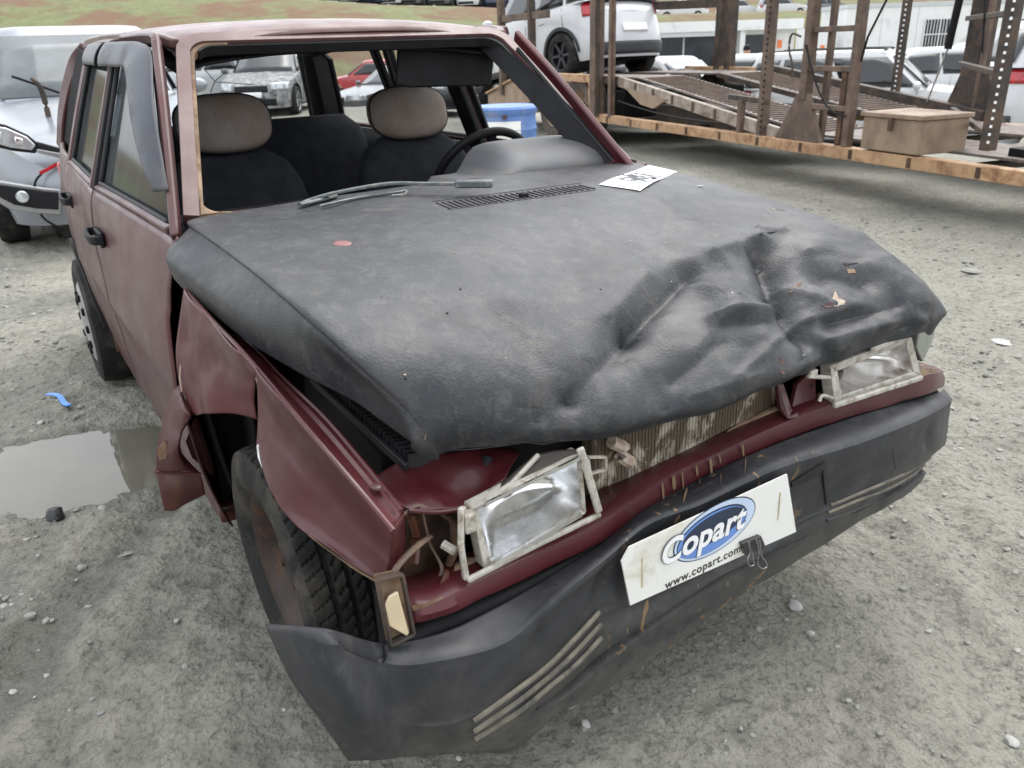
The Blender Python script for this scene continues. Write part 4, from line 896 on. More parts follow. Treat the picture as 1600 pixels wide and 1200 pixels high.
MB().lathe([(0, .092), (.05, .094), (.10, .088), (.165, .082), (.188, .070), (.190, .055)], cpos, (0, -1, 0), 48).obj('wheel_cover', simple('scuffed_silver_cover', (.36, .36, .35), .4, .2, .15, 9, .1, dirt=((.15, .13, .11), .35, 12)), rwh)
for k in range(10):
    t = 2*math.pi*k/10; MB().box(cpos+V(.125*math.cos(t), -.090, .125*math.sin(t)), (.03, .012, .03)).obj('cover_slot', MAT['dark'], rwh, bevel=.004)
# rear arch flare that has come loose
mb = MB(); P = [S(RW+.345*math.cos(t), .27+.345*math.sin(t), -1, .012) for t in np.linspace(.15, 2.9, 22)]; mb.beam(P, .03, .012, up=(0, 1, 0)); mb.obj('arch_flare', MAT['dark2'], CAR)
# inner arches (dark wells)
for sg in (-1, 1):
    for cx in (.04, RW):
        G = np.array([[V(cx+.36*math.cos(t), sg*yy, .25+.36*math.sin(t)) for yy in np.linspace(.40 if (cx > 0 and sg < 0) else .48, .745 if cx < 0 else .60, 6)] for t in np.linspace(1.25 if (cx > 0 and sg < 0) else -.1, math.pi+.1, 22)])
        MB().grid(G).obj('wheel_well', MAT['dark'] if cx > 0 else MAT['rust'], CAR, solid=.004)
        MB().box((cx, sg*(.42 if (cx > 0 and sg < 0) else .47), .40), (.70, .02, .50)).obj('wheel_well_side', MAT['dark'], CAR)
tp_ = [U(247, 700, 0, -.262), U(258, 688, 0, -.245), U(264, 700, 0, -.240), U(262, 715, 0, -.245), U(250, 718, 0, -.262)]
MB().prism(tp_, (.002, -.003, 0)).obj('bare_metal_patch', MAT['rust_tan'], WING, smooth=False)
for L in (((283, 560), (281, 590), (284, 612)), ((401, 590), (404, 606))): MB().tube([U(x, y, 0, -.21 if x < 300 else .225) for x, y in L], .002, 5).obj('tear_edge', MAT['primer'], WING)
# inner arch liner visible through the torn opening
MB().prism([U(290, 690, 0, -.30), U(303, 655, 0, -.30), U(328, 730, 0, -.32), U(330, 742, 0, -.32), U(300, 715, 0, -.30)], (-.01, .01, 0)).obj('pillar_closing_panel', MAT['red_dusty'], CAR, smooth=False)
G = np.array([[V(x, -.62+.02*math.sin(9*x), z) for z in np.linspace(.25, .78, 6)] for x in np.linspace(-.34, -.14, 6)]); MB().grid(G).obj('arch_liner', MAT['dark'], CAR, solid=.01)
# suspension strut and stub axle
mb = MB(); mb.tube([V(.03, -.56, .27), V(.0, -.50, .72)], .026, 12); mb.obj('suspension_strut', MAT['rust'], CAR)
mb = MB(); mb.tube([V(.03, -.62, .27), V(.03, -.30, .24)], .022, 10); mb.obj('drive_shaft', MAT['dark'], CAR)
# --- engine bay
BAY = empty('engine_bay', (0, 0, 0)); BAY.parent = CAR
MB().box((.10, 0, .55), (.72, 1.0, .30)).obj('engine_block', MAT['dark'], BAY, bevel=.03)
MB().box((.10, -.50, .62), (.80, .05, .26)).obj('inner_wing', MAT['dark'], BAY, bevel=.01)
mb = MB(); a = V(.16, -.545, .775); MB().box((.24, -.48, .66), (.42, .17, .11), M=Matrix.Rotation(R(6), 3, 'Y')).obj('air_box', MAT['dark'], BAY, bevel=.015)
a_, b_ = U(500, 585, 1, -.575), U(650, 722, 1, -.535); a_[2], b_[2] = min(a_[2], .80), b_[2]
AB = b_-a_; ABn = AB/np.linalg.norm(AB); side_ = V(0, 1, 0)
for k in range(26):
    p = a_+AB*(k+.5)/26; MB().beam([p+V(0, -.012, .002), p+V(0, .085, -.012)], .0055, .026).obj('air_box_rib', MAT['rib'], BAY, smooth=False)
MB().beam([a_+V(0, -.018, -.004), b_+V(0, -.018, -.004)], .010, .016).obj('air_box_edge', MAT['rib'], BAY, bevel=.002)
MB().beam([a_+V(0, -.06, -.03), b_+V(0, -.06, -.035)], .012, .014).obj('air_box_edge', MAT['rib'], BAY, bevel=.002)
# maroon inner panel over the headlamp, buckled
G = dense(px3([[(578, 745, 0, .50), (640, 712, 0, .50), (700, 706, 0, .52), (800, 700, 0, .54)], [(600, 765, 0, .54), (650, 742, 0, .53), (720, 728, 0, .55), (810, 712, 0, .57)],
               [(622, 785, 0, .58), (670, 775, 0, .58), (735, 760, 0, .58), (800, 730, 0, .59)], [(640, 797, 0, .60), (685, 795, 0, .61), (735, 785, 0, .61), (790, 752, 0, .61)]]), 22, 40)
G += gnormals(G)*(.010*fbm(G[..., 0]*14, G[..., 1]*14, o=3, seed=95))[..., None]
MB().grid(G).obj('headlamp_panel', MAT['red'], CAR, solid=.003, angle=50)
MB().tube(cr([U(638, 798, 0, .605), U(690, 800, 0, .61), U(735, 790, 0, .612), U(770, 765, 0, .612)], 18), .004, 6).obj('panel_flange', MAT['red'], CAR)
MB().tube([U(758, 735, 0, .56), U(762, 715, 0, .55)], .012, 12).obj('bonnet_rubber_stop', MAT['dark2'], CAR)
# rusty cavity beside the headlamp
G = dense(px3([[(628, 800, 0, .59), (680, 800, 0, .56), (728, 795, 0, .56)], [(630, 850, 0, .57), (675, 850, 0, .52), (728, 845, 0, .54)], [(632, 895, 0, .57), (680, 890, 0, .53), (728, 885, 0, .55)], [(640, 930, 0, .60), (690, 925, 0, .58), (735, 910, 0, .58)]]), 24, 24)
G += gnormals(G)*(.012*fbm(G[..., 1]*18, G[..., 2]*18, o=3, seed=97))[..., None]; MB().grid(G).obj('headlamp_cavity', MAT['rust'], CAR, solid=.003)
for L, r_, nm, mm in ((((628, 805, .60), (655, 790, .60), (664, 820, .60), (672, 850, .60), (690, 885, .61), (686, 905, .62)), .0035, 'wire_loop', 'post'), (((610, 905, .655), (625, 880, .65), (650, 855, .63), (672, 838, .60)), .006, 'bent_strap', 'post'),
                      (((690, 800, .58), (708, 815, .59), (712, 850, .60), (700, 885, .60)), .010, 'rusty_bracket', 'rust'), (((640, 805, .60), (650, 840, .59), (648, 880, .60)), .008, 'rusty_bracket', 'red_rust')):
    MB().tube(cr([U(x, y, 0, z) for x, y, z in L], 22), r_, 8, flat=.6).obj(nm, MAT[mm], CAR)
MB().prism([U(640, 935, 0, .63), U(672, 915, 0, .62), U(700, 905, 0, .62), U(735, 912, 0, .645), U(690, 935, 0, .665), U(645, 950, 0, .665)], (0, 0, -.006)).obj('rusted_shelf', MAT['rust_tan'], CAR)
MB().prism([U(683, 925, 0, .64), U(695, 893, 0, .63), U(702, 895, 0, .63), U(700, 922, 0, .64)], (-.006, .004, 0)).obj('bent_tab', MAT['red_rust'], CAR, smooth=False)
# --- radiator and its frame
rx = .585
G = np.array([[hit(930+(1222-930)*s_, (742-688*0)+0, (rx, 0, .6), (1, 0, 0)) for s_ in (0, 1)]])
yl, yr = float(U(932, 740, 0, rx)[1]), float(U(1218, 640, 0, rx)[1])
m = NM('mud_stained_radiator_fins', .75, .2); f1 = m.wave(60, 1.2, None, 'Y', 2)
c = m.mix(m.ramp(f1, [(.3, 0.0), (.7, 1.0)]), (.085, .062, .042), (.115, .088, .06)); c = m.mix(m.ramp(m.noise(16, 6, .7, co=m.map((1, 1, .5)), dist=.8), [(.50, 0.0), (.60, .9)]), c, (.46, .42, .34)); m.col(c); m.bump(f1, .1, .001); m.bump(m.noise(40, 4), .4, .004)
RAD = MB().box((rx-.03, (yl+yr)/2, .62), (.035, yr-yl, .24)).obj('radiator', m.m, CAR, bevel=.004)
for k in range(60): MB().box((rx-.0125, yl+(yr-yl)*(k+.5)/60, .62), (.003, .0014, .22)).obj('radiator_fin', m.m, RAD, smooth=False)
mb = MB(); P = cr([U(x, y, 0, rx+.012) for x, y in ((955, 690), (975, 700), (970, 712), (985, 722))], 10); mb.tube(P, .013, 8); mb.obj('broken_white_plastic', MAT['primer'], CAR)
MB().beam([V(rx+.01, yr+.008, .50), V(rx+.01, yr+.008, .74)], .012, .02).obj('radiator_side_frame', MAT['rust_tan'], CAR, bevel=.002)
# maroon upright between radiator and far headlamp
MB().prism([U(1215, 600, 0, .60), U(1225, 600, 0, .60), U(1238, 640, 0, .61), U(1247, 600, 0, .60), U(1275, 575, 0, .60), U(1275, 628, 0, .62), U(1285, 645, 0, .64), U(1232, 655, 0, .64), U(1222, 640, 0, .62)], (-.012, 0, 0)).obj('upright_bracket', MAT['red'], CAR, bevel=.002)
MB().tube([U(1265, 603, 0, .602), U(1265, 603, 0, .606)], .006, 10).obj('bracket_hole', MAT['dark'], CAR)
MB().box((.48, .09, .58), (.04, 1.26, .22)).obj('front_bulkhead', MAT['dark'], BAY)
# --- lower front crossmember (maroon bar)
bt = [(634, 925, .60), (645, 945, .655), (690, 938, .665), (735, 915, .668), (830, 870, .665), (940, 815, .655), (1000, 775, .63), (1050, 742, .615), (1130, 705, .62), (1210, 668, .635), (1300, 632, .65), (1380, 607, .655), (1440, 588, .655), (1466, 583, .635), (1474, 580, .60)]
bb = [(640, 950, .60), (642, 972, .655), (690, 962, .665), (740, 942, .668), (835, 898, .665), (940, 845, .655), (1003, 803, .63), (1052, 770, .615), (1130, 730, .62), (1212, 694, .635), (1302, 660, .65), (1382, 635, .655), (1440, 618, .655), (1466, 609, .635), (1474, 603, .60)]
T = cr([U(x, y, 0, z) for x, y, z in bt], 120); B_ = cr([U(x, y, 0, z) for x, y, z in bb], 120)
BARB = B_.copy(); back = T+V(-.075, 0, .004); G = np.stack([back, T+V(-.012, 0, .003), T+V(-.003, 0, -.001), T*.5+B_*.5+V(.003, 0, 0), B_+V(0, 0, .003), B_+V(-.012, 0, -.006), B_+V(-.05, 0, -.010)], 1)
G += (gnormals(G)*(.0025*fbm(G[..., 1]*12, G[..., 2]*20, o=3, seed=99))[..., None]); BAR = MB().grid(G).obj('front_crossmember', MAT['red'], CAR, solid=.003)
for (px_0, w_0, h_0) in ((1035, .004, 24), (1052, .007, 20), (1066, .003, 26), (1088, .004, 16), (1110, .005, 22), (1124, .003, 12), (1160, .004, 18)):
    y0_ = np.interp(px_0, [1000, 1050, 1130, 1210], [778, 745, 708, 671]); x0_ = float(np.interp(px_0, [1003, 1052, 1130, 1212], [.63, .615, .62, .635]))+.007
    p0, p1 = U(px_0, y0_, 0, x0_), U(px_0+2, y0_+h_0, 0, x0_); MB().tube([p0, p0*.5+p1*.5, p1], [w_0*.5, w_0*.75, w_0*.55], 8, flat=.2, up=(1, 0, 0)).obj('mud_run', MAT['mud'], BAR)
MB().grid(np.stack([back+V(.0, 0, -.002), back+V(.03, 0, -.0005)], 1)).obj('crossmember_rust_edge', MAT['rust_tan'], BAR, solid=.002)
MB().box((.50, .60, .545), (.12, .34, .10)).obj('bulkhead_corner', MAT['dark'], BAY)
# --- headlamps
def lamp(fr_, glassy, name, label, mirror_m, parent=CAR, depth=.09):
    """fr_: four outer corners (tl, tr, br, bl) px,py,x ; glassy: inner opening corners"""
    root = empty('headlamp', (0, 0, 0)); root.parent = parent; tag(root, label)
    O = [U(x, y, 0, z) for x, y, z in fr_]; I = [U(x, y, 0, z) for x, y, z in glassy]
    for i in range(4):
        a, b, c_, d_ = O[i], O[(i+1) % 4], I[(i+1) % 4], I[i]
        MB().prism([a, b, c_, d_], (-.030, 0, 0)).obj('housing_edge', MAT['housing'], root, bevel=.002)
    # reflector bowl
    n = 40; per = []
    for i in range(4):
        for t in np.linspace(0, 1, n//4, endpoint=False): per.append(I[i]*(1-t)+I[(i+1) % 4]*t)
    per = np.array(per); cen = per.mean(0); rings = []
    sm = np.array([per[(np.arange(n)+k) % n] for k in range(-4, 5)]).mean(0)
    for s_ in np.linspace(0, 1, 14):
        base = per*(1-min(1, s_*3))+sm*min(1, s_*3) if s_ < .34 else sm
        rings.append(cen+(base-cen)*math.sqrt(max(1-s_**1.6*.985, .012))+V(-depth*s_**.8-.004, 0, 0))
    MB().grid(np.array(rings), closev=True).obj('reflector', mirror_m, root, angle=60)
    bp = cen+V(-depth, 0, .004); mb = MB(); mb.lathe([(0, .012), (.009, .012), (.010, .004), (.017, .003), (.019, -.004), (0, -.004)], bp+V(.006, 0, 0), (1, 0, 0), 20); mb.obj('bulb_socket', MAT['rust'], root)
    return root
L1 = lamp([(738, 796, .645), (909, 708, .66), (917, 802, .665), (757, 890, .66)], [(747, 797, .64), (903, 719, .655), (909, 796, .66), (768, 880, .655)], 'right', 'near headlamp, open mirror reflector in a cream frame', MAT['chrome'])
# upper grey shade panel and side posts of the near lamp
MB().prism([U(748, 790, 0, .63), U(838, 712, 0, .625), U(872, 705, 0, .635), U(905, 704, 0, .655), U(903, 716, 0, .66), U(757, 792, 0, .645)], (-.006, 0, .0)).obj('lamp_shade_panel', MAT['post_dark'], L1, smooth=False)
MB().beam([U(750, 788, 0, .635), U(800, 755, 0, .635), U(842, 710, 0, .630)], .007, .008).obj('cream_edge', MAT['housing'], L1, bevel=.002)
MB().beam([U(758, 788, 0, .658), U(905, 716, 0, .672)], .004, .006).obj('bright_trim', MAT['chrome'], L1)
MB().beam([U(771, 882, 0, .672), U(908, 803, 0, .680)], .006, .008).obj('bright_trim', MAT['chrome'], L1)
MB().beam([U(722, 792, 0, .645), U(720, 850, 0, .65), U(728, 905, 0, .662)], .011, .014).obj('lamp_post', MAT['housing'], L1, bevel=.003)
MB().beam([U(906, 700, 0, .665), U(920, 745, 0, .668), U(936, 800, 0, .672)], .008, .014).obj('lamp_post', MAT['housing'], L1, bevel=.003)
MB().beam([U(730, 907, 0, .670), U(835, 853, 0, .672), U(938, 803, 0, .670)], .009, .010).obj('lamp_sill', MAT['housing'], L1, bevel=.003)
MB().box(U(732, 815, 0, .645), (.02, .02, .035)).obj('lamp_clip', MAT['housing'], L1, bevel=.003)
MB().tube([U(692, 850, 0, .62), U(712, 862, 0, .64)], .008, 8).obj('lamp_clip', MAT['housing'], L1)
mb = MB()
q = [U(x, y, 0, .655) for x, y in ((918, 714), (946, 714), (946, 733), (922, 740))]
for i in range(4): mb.beam([q[i], q[(i+1) % 4]], .006, .004)
mb.obj('lamp_clip', MAT['housing'], L1)
L2 = lamp([(1298, 572, .635), (1424, 523, .645), (1440, 588, .66), (1305, 633, .655)], [(1309, 580, .635), (1416, 536, .645), (1428, 581, .657), (1316, 618, .652)], 'left', 'far headlamp, hollow rusty reflector in a cream frame', MAT['chrome_dark'])
MB().beam([U(1303, 634, 0, .668), U(1370, 612, 0, .670), U(1440, 590, 0, .668)], .010, .012).obj('lamp_sill', MAT['housing'], L2, bevel=.003)
MB().beam([U(1362, 547, 0, .652), U(1424, 521, 0, .652)], .010, .012).obj('lamp_brow', MAT['housing'], L2, bevel=.003)
mb = MB(); mb.tube([U(1262, 588, 0, .645), U(1296, 590, 0, .645)], .005, 6); mb.box(U(1270, 583, 0, .645), (.008, .022, .014)); mb.obj('lamp_clip', MAT['housing'], L2, bevel=.001)
mb = MB(); mb.tube(cr([U(1280, 627, 0, .650), U(1285, 618, 0, .65), U(1300, 622, 0, .65)], 8), .004, 6); mb.obj('lamp_clip', MAT['housing'], L2)
MB().prism([U(1436, 517, 0, .62), U(1462, 516, 0, .60), U(1455, 540, 0, .60), U(1442, 566, 0, .63), U(1433, 545, 0, .63)], (-.03, 0, 0)).obj('indicator_housing', simple('grey_green_plastic', (.20, .21, .18), .4, 0, .2, 20, .1), CAR, bevel=.003)
MB().prism([U(1436, 583, 0, .655), U(1442, 574, 0, .65), U(1465, 577, 0, .63), U(1452, 590, 0, .65)], (0, 0, -.008)).obj('rusted_shelf', MAT['rust_tan'], CAR)
# cream corner indicator standing on the bumper
IND = empty('corner_indicator', (0, 0, 0)); IND.parent = CAR
Q = [U(590, 905, 0, .665), U(628, 897, 0, .665), U(646, 990, 0, .675), U(610, 1008, 0, .675)]
for i in range(4): MB().beam([Q[i], Q[(i+1) % 4]], .0055, .012, up=(1, 0, 0)).obj('indicator_frame', MAT['post_dark'], IND, bevel=.0015)
MB().prism([q-V(.012, 0, 0) for q in Q], (-.004, 0, 0)).obj('indicator_back', MAT['rust_tan'], IND, smooth=False)
MB().prism([U(598, 945, 0, .668), U(606, 930, 0, .668), U(620, 922, 0, .668), U(638, 986, 0, .672), U(634, 992, 0, .672), U(606, 976, 0, .670)], (.005, 0, 0)).obj('indicator_lens', MAT['lens_cream'], IND, bevel=.002)
# --- bumper
cols = [
 [(415, 975, 1, -.815), (422, 990, 1, -.820), (455, 1060, 1, -.815), (492, 1112, 1, -.80), (520, 1152, 1, -.785), (545, 1187, 1, -.765)],
 [(505, 983, 1, -.785), (508, 1003, 1, -.79), (530, 1065, 1, -.785), (556, 1118, 1, -.77), (575, 1152, 1, -.75), (595, 1184, 1, -.725)],
 [(598, 1006, 0, .665), (602, 1036, 0, .690), (618, 1085, 0, .700), (632, 1128, 0, .700), (645, 1155, 0, .690), (660, 1180, 0, .670)],
 [(690, 990, 0, .675), (700, 1028, 0, .715), (704, 1080, 0, .722), (709, 1125, 0, .722), (722, 1150, 0, .712), (745, 1172, 0, .690)],
 [(765, 955, 0, .680), (794, 1000, 0, .730), (792, 1045, 0, .738), (790, 1085, 0, .735), (795, 1130, 0, .720), (800, 1166, 0, .695)],
 [(855, 905, 0, .675), (872, 931, 0, .728), (868, 980, 0, .730), (862, 1025, 0, .722), (858, 1070, 0, .715), (852, 1122, 0, .690)],
 [(940, 850, 0, .655), (948, 868, 0, .705), (942, 915, 0, .698), (937, 955, 0, .690), (936, 1010, 0, .692), (935, 1075, 0, .675)],
 [(1003, 800, 0, .635), (1012, 818, 0, .685), (1010, 870, 0, .680), (1010, 930, 0, .680), (1015, 975, 0, .690), (1022, 1020, 0, .672)],
 [(1078, 762, 0, .625), (1092, 788, 0, .682), (1105, 835, 0, .676), (1115, 880, 0, .676), (1122, 910, 0, .685), (1130, 945, 0, .668)],
 [(1145, 725, 0, .63), (1160, 755, 0, .688), (1175, 800, 0, .68), (1185, 848, 0, .68), (1188, 872, 0, .69), (1190, 900, 0, .67)],
 [(1212, 696, 0, .640), (1222, 728, 0, .695), (1235, 775, 0, .690), (1243, 815, 0, .690), (1245, 840, 0, .695), (1248, 866, 0, .670)],
 [(1340, 650, 0, .655), (1346, 690, 0, .712), (1352, 735, 0, .712), (1352, 765, 0, .705), (1350, 785, 0, .700), (1345, 806, 0, .665)],
 [(1438, 622, 0, .640), (1448, 648, 0, .690), (1450, 690, 0, .685), (1448, 712, 0, .672), (1440, 722, 0, .665), (1430, 738, 0, .640)],
 [(1470, 612, 0, .575), (1480, 628, 0, .610), (1478, 665, 0, .605), (1474, 692, 0, .600), (1464, 702, 0, .595), (1450, 716, 0, .580)],
 [(1474, 608, 0, .45), (1481, 622, 0, .47), (1480, 655, 0, .47), (1476, 680, 0, .46), (1466, 690, 0, .46), (1455, 700, 0, .45)],
]
Cb = px3(cols); G = dense(Cb, 230, 70)
u_ = np.linspace(0, 14, 230)[:, None]; v_ = np.linspace(0, 5, 70)[None, :]
n = gnormals(G); n *= np.where((n[..., 0:1] < 0) & (np.abs(n[..., 0:1]) > .3), -1, 1); n *= np.where(n[..., 1:2] > .9, -1, 1)
ctr = G.mean((0, 1))-V(.5, 0, 0); n *= np.where(((G-ctr)*n).sum(-1, keepdims=True) < 0, -1, 1)
dp = .0022*fbm(G[..., 1]*7, G[..., 2]*9, o=3, seed=101)+.006*np.exp(-np.abs(v_-1.0)/.16)*np.clip(u_-.5, 0, 1)
def g2(u0, v0, su, sv, a): return a*np.exp(-((u_-u0)/su)**2-((v_-v0)/sv)**2)
dp = dp+g2(6.0, 2.0, .22, .6, -.018)+g2(6.3, 2.8, .2, .4, .008)+g2(5.2, 1.6, .5, .35, -.006)+g2(4.6, 1.9, .12, .5, -.010)+g2(5.4, 1.1, .8, .18, .006)+g2(12.0, 2.1, .10, .55, -.010)+g2(11.2, 1.7, .25, .6, .005)
dp = dp+.0025*np.clip(1-np.abs(v_-3.05)/.10, 0, 1)*np.clip(u_-1.5, 0, 1)
G = G+n*dp[..., None]
sh_ = cr(Cb[2:14, 0], 120); MB().grid(np.stack([BARB+V(-.015, 0, -.002), BARB*.5+sh_*.5+V(-.02, 0, -.004), sh_+V(-.004, 0, -.003)], 1)).obj('bumper_shelf', MAT['dark'], CAR, solid=.003)
# notch on top at the corner
BUMP = MB().grid(G).obj('bumper', MAT['bumper'], CAR, solid=.005, angle=38); tag(BUMP, 'black plastic front bumper pushed in at the centre')
MB().prism([U(598, 1008, 0, .668)+V(.002, 0, .001), U(606, 1006, 0, .672), U(604, 1024, 0, .694), U(598, 1036, 0, .696)], (.004, 0, .002)).obj('bumper_notch', MAT['rubber_black'], BUMP, smooth=False)
def bpt(px, py, off=.004):
    d = G.reshape(-1, 3)-CAM; z = d @ AF; u = 800+FPX*(d @ AR)/z; v = 600-FPX*(d @ AU)/z; i = np.argmin((u-px)**2+(v-py)**2); p0 = G.reshape(-1, 3)[i]; nn_ = n.reshape(-1, 3)[i]; h_ = hit(px, py, p0, nn_); h_ = p0 if np.linalg.norm(h_-p0) > .02 else h_; return h_+nn_*off
ribm = simple('mud_filled_rib', (.17, .15, .115), .6, 0, .25, 30, .1, dirt=((.05, .05, .05), .30, 12))
for (pts) in (((738, 1122), (800, 1078), (850, 1040), (890, 1000), (932, 955)), ((738, 1139), (805, 1093), (853, 1055), (893, 1018), (935, 973)), ((740, 1151), (808, 1108), (857, 1068), (897, 1035), (936, 994))):
    P = cr([bpt(x, y, .003) for x, y in pts], 26); MB().tube(P+V(.003, 0, .001), .0050, 6).obj('bumper_rib', ribm, BUMP)
for (pts) in (((1292, 800), (1340, 780), (1400, 755), (1445, 728)), ((1290, 812), (1340, 793), (1395, 768), (1430, 748)), ((1296, 788), (1345, 768), (1405, 742), (1452, 716))):
    P = cr([bpt(x, y, .003) for x, y in pts], 20); MB().tube(P, .0040, 6).obj('bumper_rib', MAT['bumper'] if pts[0][1] == 812 else ribm, BUMP)
MB().prism([bpt(x, y, .002) for x, y in ((1234, 752), (1284, 722), (1283, 728), (1278, 742), (1234, 760))], (.004, 0, 0)).obj('bumper_slot', MAT['rubber_black'], BUMP, smooth=False)
MB().beam([bpt(1284, 722, .002), bpt(1288, 765, .003), bpt(1290, 786, .003)], .008, .006, up=(1, 0, 0)).obj('plate_recess_edge', MAT['rubber_black'], BUMP)
MB().tube([bpt(1393, 702, .001), bpt(1395, 718, .001), bpt(1398, 730, .001)], .003, 6).obj('bumper_crack', MAT['rubber_black'], BUMP)
MB().tube(cr([bpt(846, 1088, .001), bpt(838, 1105, .001), bpt(842, 1120, .001), bpt(845, 1135, .001)], 10), [.001]*3+[.004]*4+[.005]*3, 6).obj('bumper_crack', MAT['rubber_black'], BUMP)
for (px_0, y0_, w_0, h_0) in ((1067, 752, .007, 34), (1030, 770, .003, 26), (1015, 795, .003, 20), (1052, 765, .003, 16), (1127, 742, .005, 26), (1093, 748, .003, 12), (1108, 735, .002, 12), (1163, 705, .004, 36), (1080, 752, .002, 10), (1148, 892, .003, 20), (1046, 985, .008, 26), (1075, 965, .004, 12), (1024, 1010, .004, 8)):
    p0, p1 = bpt(px_0, y0_, .0015), bpt(px_0+1, y0_+h_0, .0015); MB().tube([p0, p0*.6+p1*.4, p1], [w_0*.5, w_0, w_0*.6], 8, flat=.15, up=(1, 0, .3)).obj('mud_run', MAT['mud'], BUMP)
# lower lip valance
lt = [(745, 1140, .70), (800, 1118, .70), (872, 1085, .70), (940, 1030, .695), (1000, 985, .69), (1080, 930, .685), (1150, 888, .685), (1240, 842, .685), (1345, 790, .68), (1400, 765, .66), (1440, 735, .63)]
lb = [(740, 1172, .675), (800, 1168, .675), (872, 1108, .68), (940, 1075, .68), (1003, 1032, .675), (1085, 975, .67), (1155, 925, .665), (1245, 872, .66), (1345, 808, .65), (1385, 788, .63), (1420, 765, .60)]
T = cr([U(x, y, 0, z) for x, y, z in lt], 90); B_ = cr([U(x, y, 0, z) for x, y, z in lb], 90); B_[:, 2] += .003*vnoise(np.arange(90)*.35, 0)
G2 = np.stack([T+V(-.01, 0, .006), T+V(.012, 0, 0), T*.5+B_*.5+V(.014, 0, 0), B_+V(.006, 0, 0), B_+V(-.02, 0, -.003)], 1); MB().grid(G2).obj('lower_lip', MAT['bumper'], BUMP, solid=.004)
# structure behind the bumper so no daylight shows
MB().box((.52, 0, .38), (.06, 1.25, .16)).obj('bumper_beam', MAT['dark'], CAR)
MB().box((.2, 0, .22), (.8, 1.0, .03)).obj('under_tray', MAT['dark'], CAR)
# ---------------------------------------------------------------- sheets, plate board, clip
def text_mesh(txt, size, extr=0.0, shear=0.0, offset=0.0, spacing=1.0):
    cu = bpy.data.curves.new('t', 'FONT'); cu.body = txt; cu.size = size; cu.extrude = extr; cu.shear = shear; cu.offset = offset; cu.space_character = spacing; cu.align_x = 'CENTER'; cu.align_y = 'CENTER'
    o = bpy.data.objects.new('t', cu); COL.objects.link(o); bpy.context.view_layer.update()
    me = bpy.data.meshes.new_from_object(o.evaluated_get(bpy.context.evaluated_depsgraph_get())); bpy.data.objects.remove(o); return me
def place_mesh(me, name, m, parent, O, ex, ey, ez):
    for v in me.vertices:
        c = O+v.co.x*ex+v.co.y*ey+v.co.z*ez; v.co = c
    me.materials.clear(); me.materials.append(m); o = bpy.data.objects.new(name, me); COL.objects.link(o); o.parent = parent; return o
Pc = [U(968, 862, 0, .722), U(1230, 741, 0, .722), U(1244, 831, 0, .722), U(985, 946, 0, .722)]
ex = (Pc[1]-Pc[0]); Wd = np.linalg.norm(ex); ex /= Wd; nz = np.cross(Pc[3]-Pc[0], ex); nz /= np.linalg.norm(nz); nz = nz if nz[0] > 0 else -nz
ey = np.cross(nz, ex); O = sum(Pc)/4
PL = empty('plate_board', (0, 0, 0), 0, 'white company plate board with oval logo clipped across the front bumper', 'plate')
e = V(0, 0, 0)
poly = [Pc[0]+ex*.022, Pc[1], Pc[2], Pc[3], Pc[0]-(Pc[0]-Pc[3])*.18]
MB().prism(poly, -nz*.003).obj('board', MAT['plate_white'], PL, smooth=False)
def ellipse(cx, cy, a, b, rot, h, m, name, z=.0012):
    mb = MB(); pts = []
    for t in np.linspace(0, 2*math.pi, 48, endpoint=False):
        u, v = LS*a*math.cos(t), LS*b*math.sin(t); pts.append(O+ex*(cx+u*math.cos(rot)-v*math.sin(rot))+ey*(cy+u*math.sin(rot)+v*math.cos(rot))+nz*z)
    mb.prism(pts, nz*.0003); return mb.obj(name, m, PL, smooth=False)
kx = Wd/.43
cx0 = -.020*kx; cy0 = .022; LS = 1.10
ellipse(cx0+.022, cy0, .098, .050, .06, 0, MAT['print_dark'], 'logo_ring', .0004)
ellipse(cx0+.022, cy0, .0955, .0478, .06, 0, MAT['print_sky'], 'logo_ring', .0009)
ellipse(cx0+.014, cy0-.001, .083, .041, .06, 0, MAT['print_dark'], 'logo_ring', .0014)
ellipse(cx0+.013, cy0-.002, .0805, .0388, .06, 0, MAT['print_blue'], 'logo_ring', .0019)
ellipse(cx0+.016, cy0+.006, .072, .028, .06, 0, MAT['print_dark'], 'logo_disc', .0024)
for off, mm, zz in ((.0034, 'print_dark', .0029), (.0022, 'print_white', .0034), (.0007, 'print_white', .0039)):
    me = text_mesh('Copart', .072, 0, .18, off, 1.03); place_mesh(me, 'lettering', MAT[mm], PL, O+ex*(cx0-.012)+ey*(cy0-.002)+nz*zz, ex, ey, nz)
me = text_mesh('www.copart.com', .0255, 0, 0, .0006, 1.12); place_mesh(me, 'lettering', MAT['ink_grey'], PL, O+ex*(cx0-.004)+ey*(-.053)+nz*.0008, ex, ey, nz)
for s_ in (-1, 1): MB().prism([O+ex*(s_*Wd*.42+a)+ey*b+nz*.0003 for a, b in ((-.002, -.03), (.002, -.03), (.002, .035), (-.002, .035))], nz*.0003).obj('slot_stain', simple('brown_stain', (.42, .36, .22), .7, 0, .3, 30), PL, smooth=False)
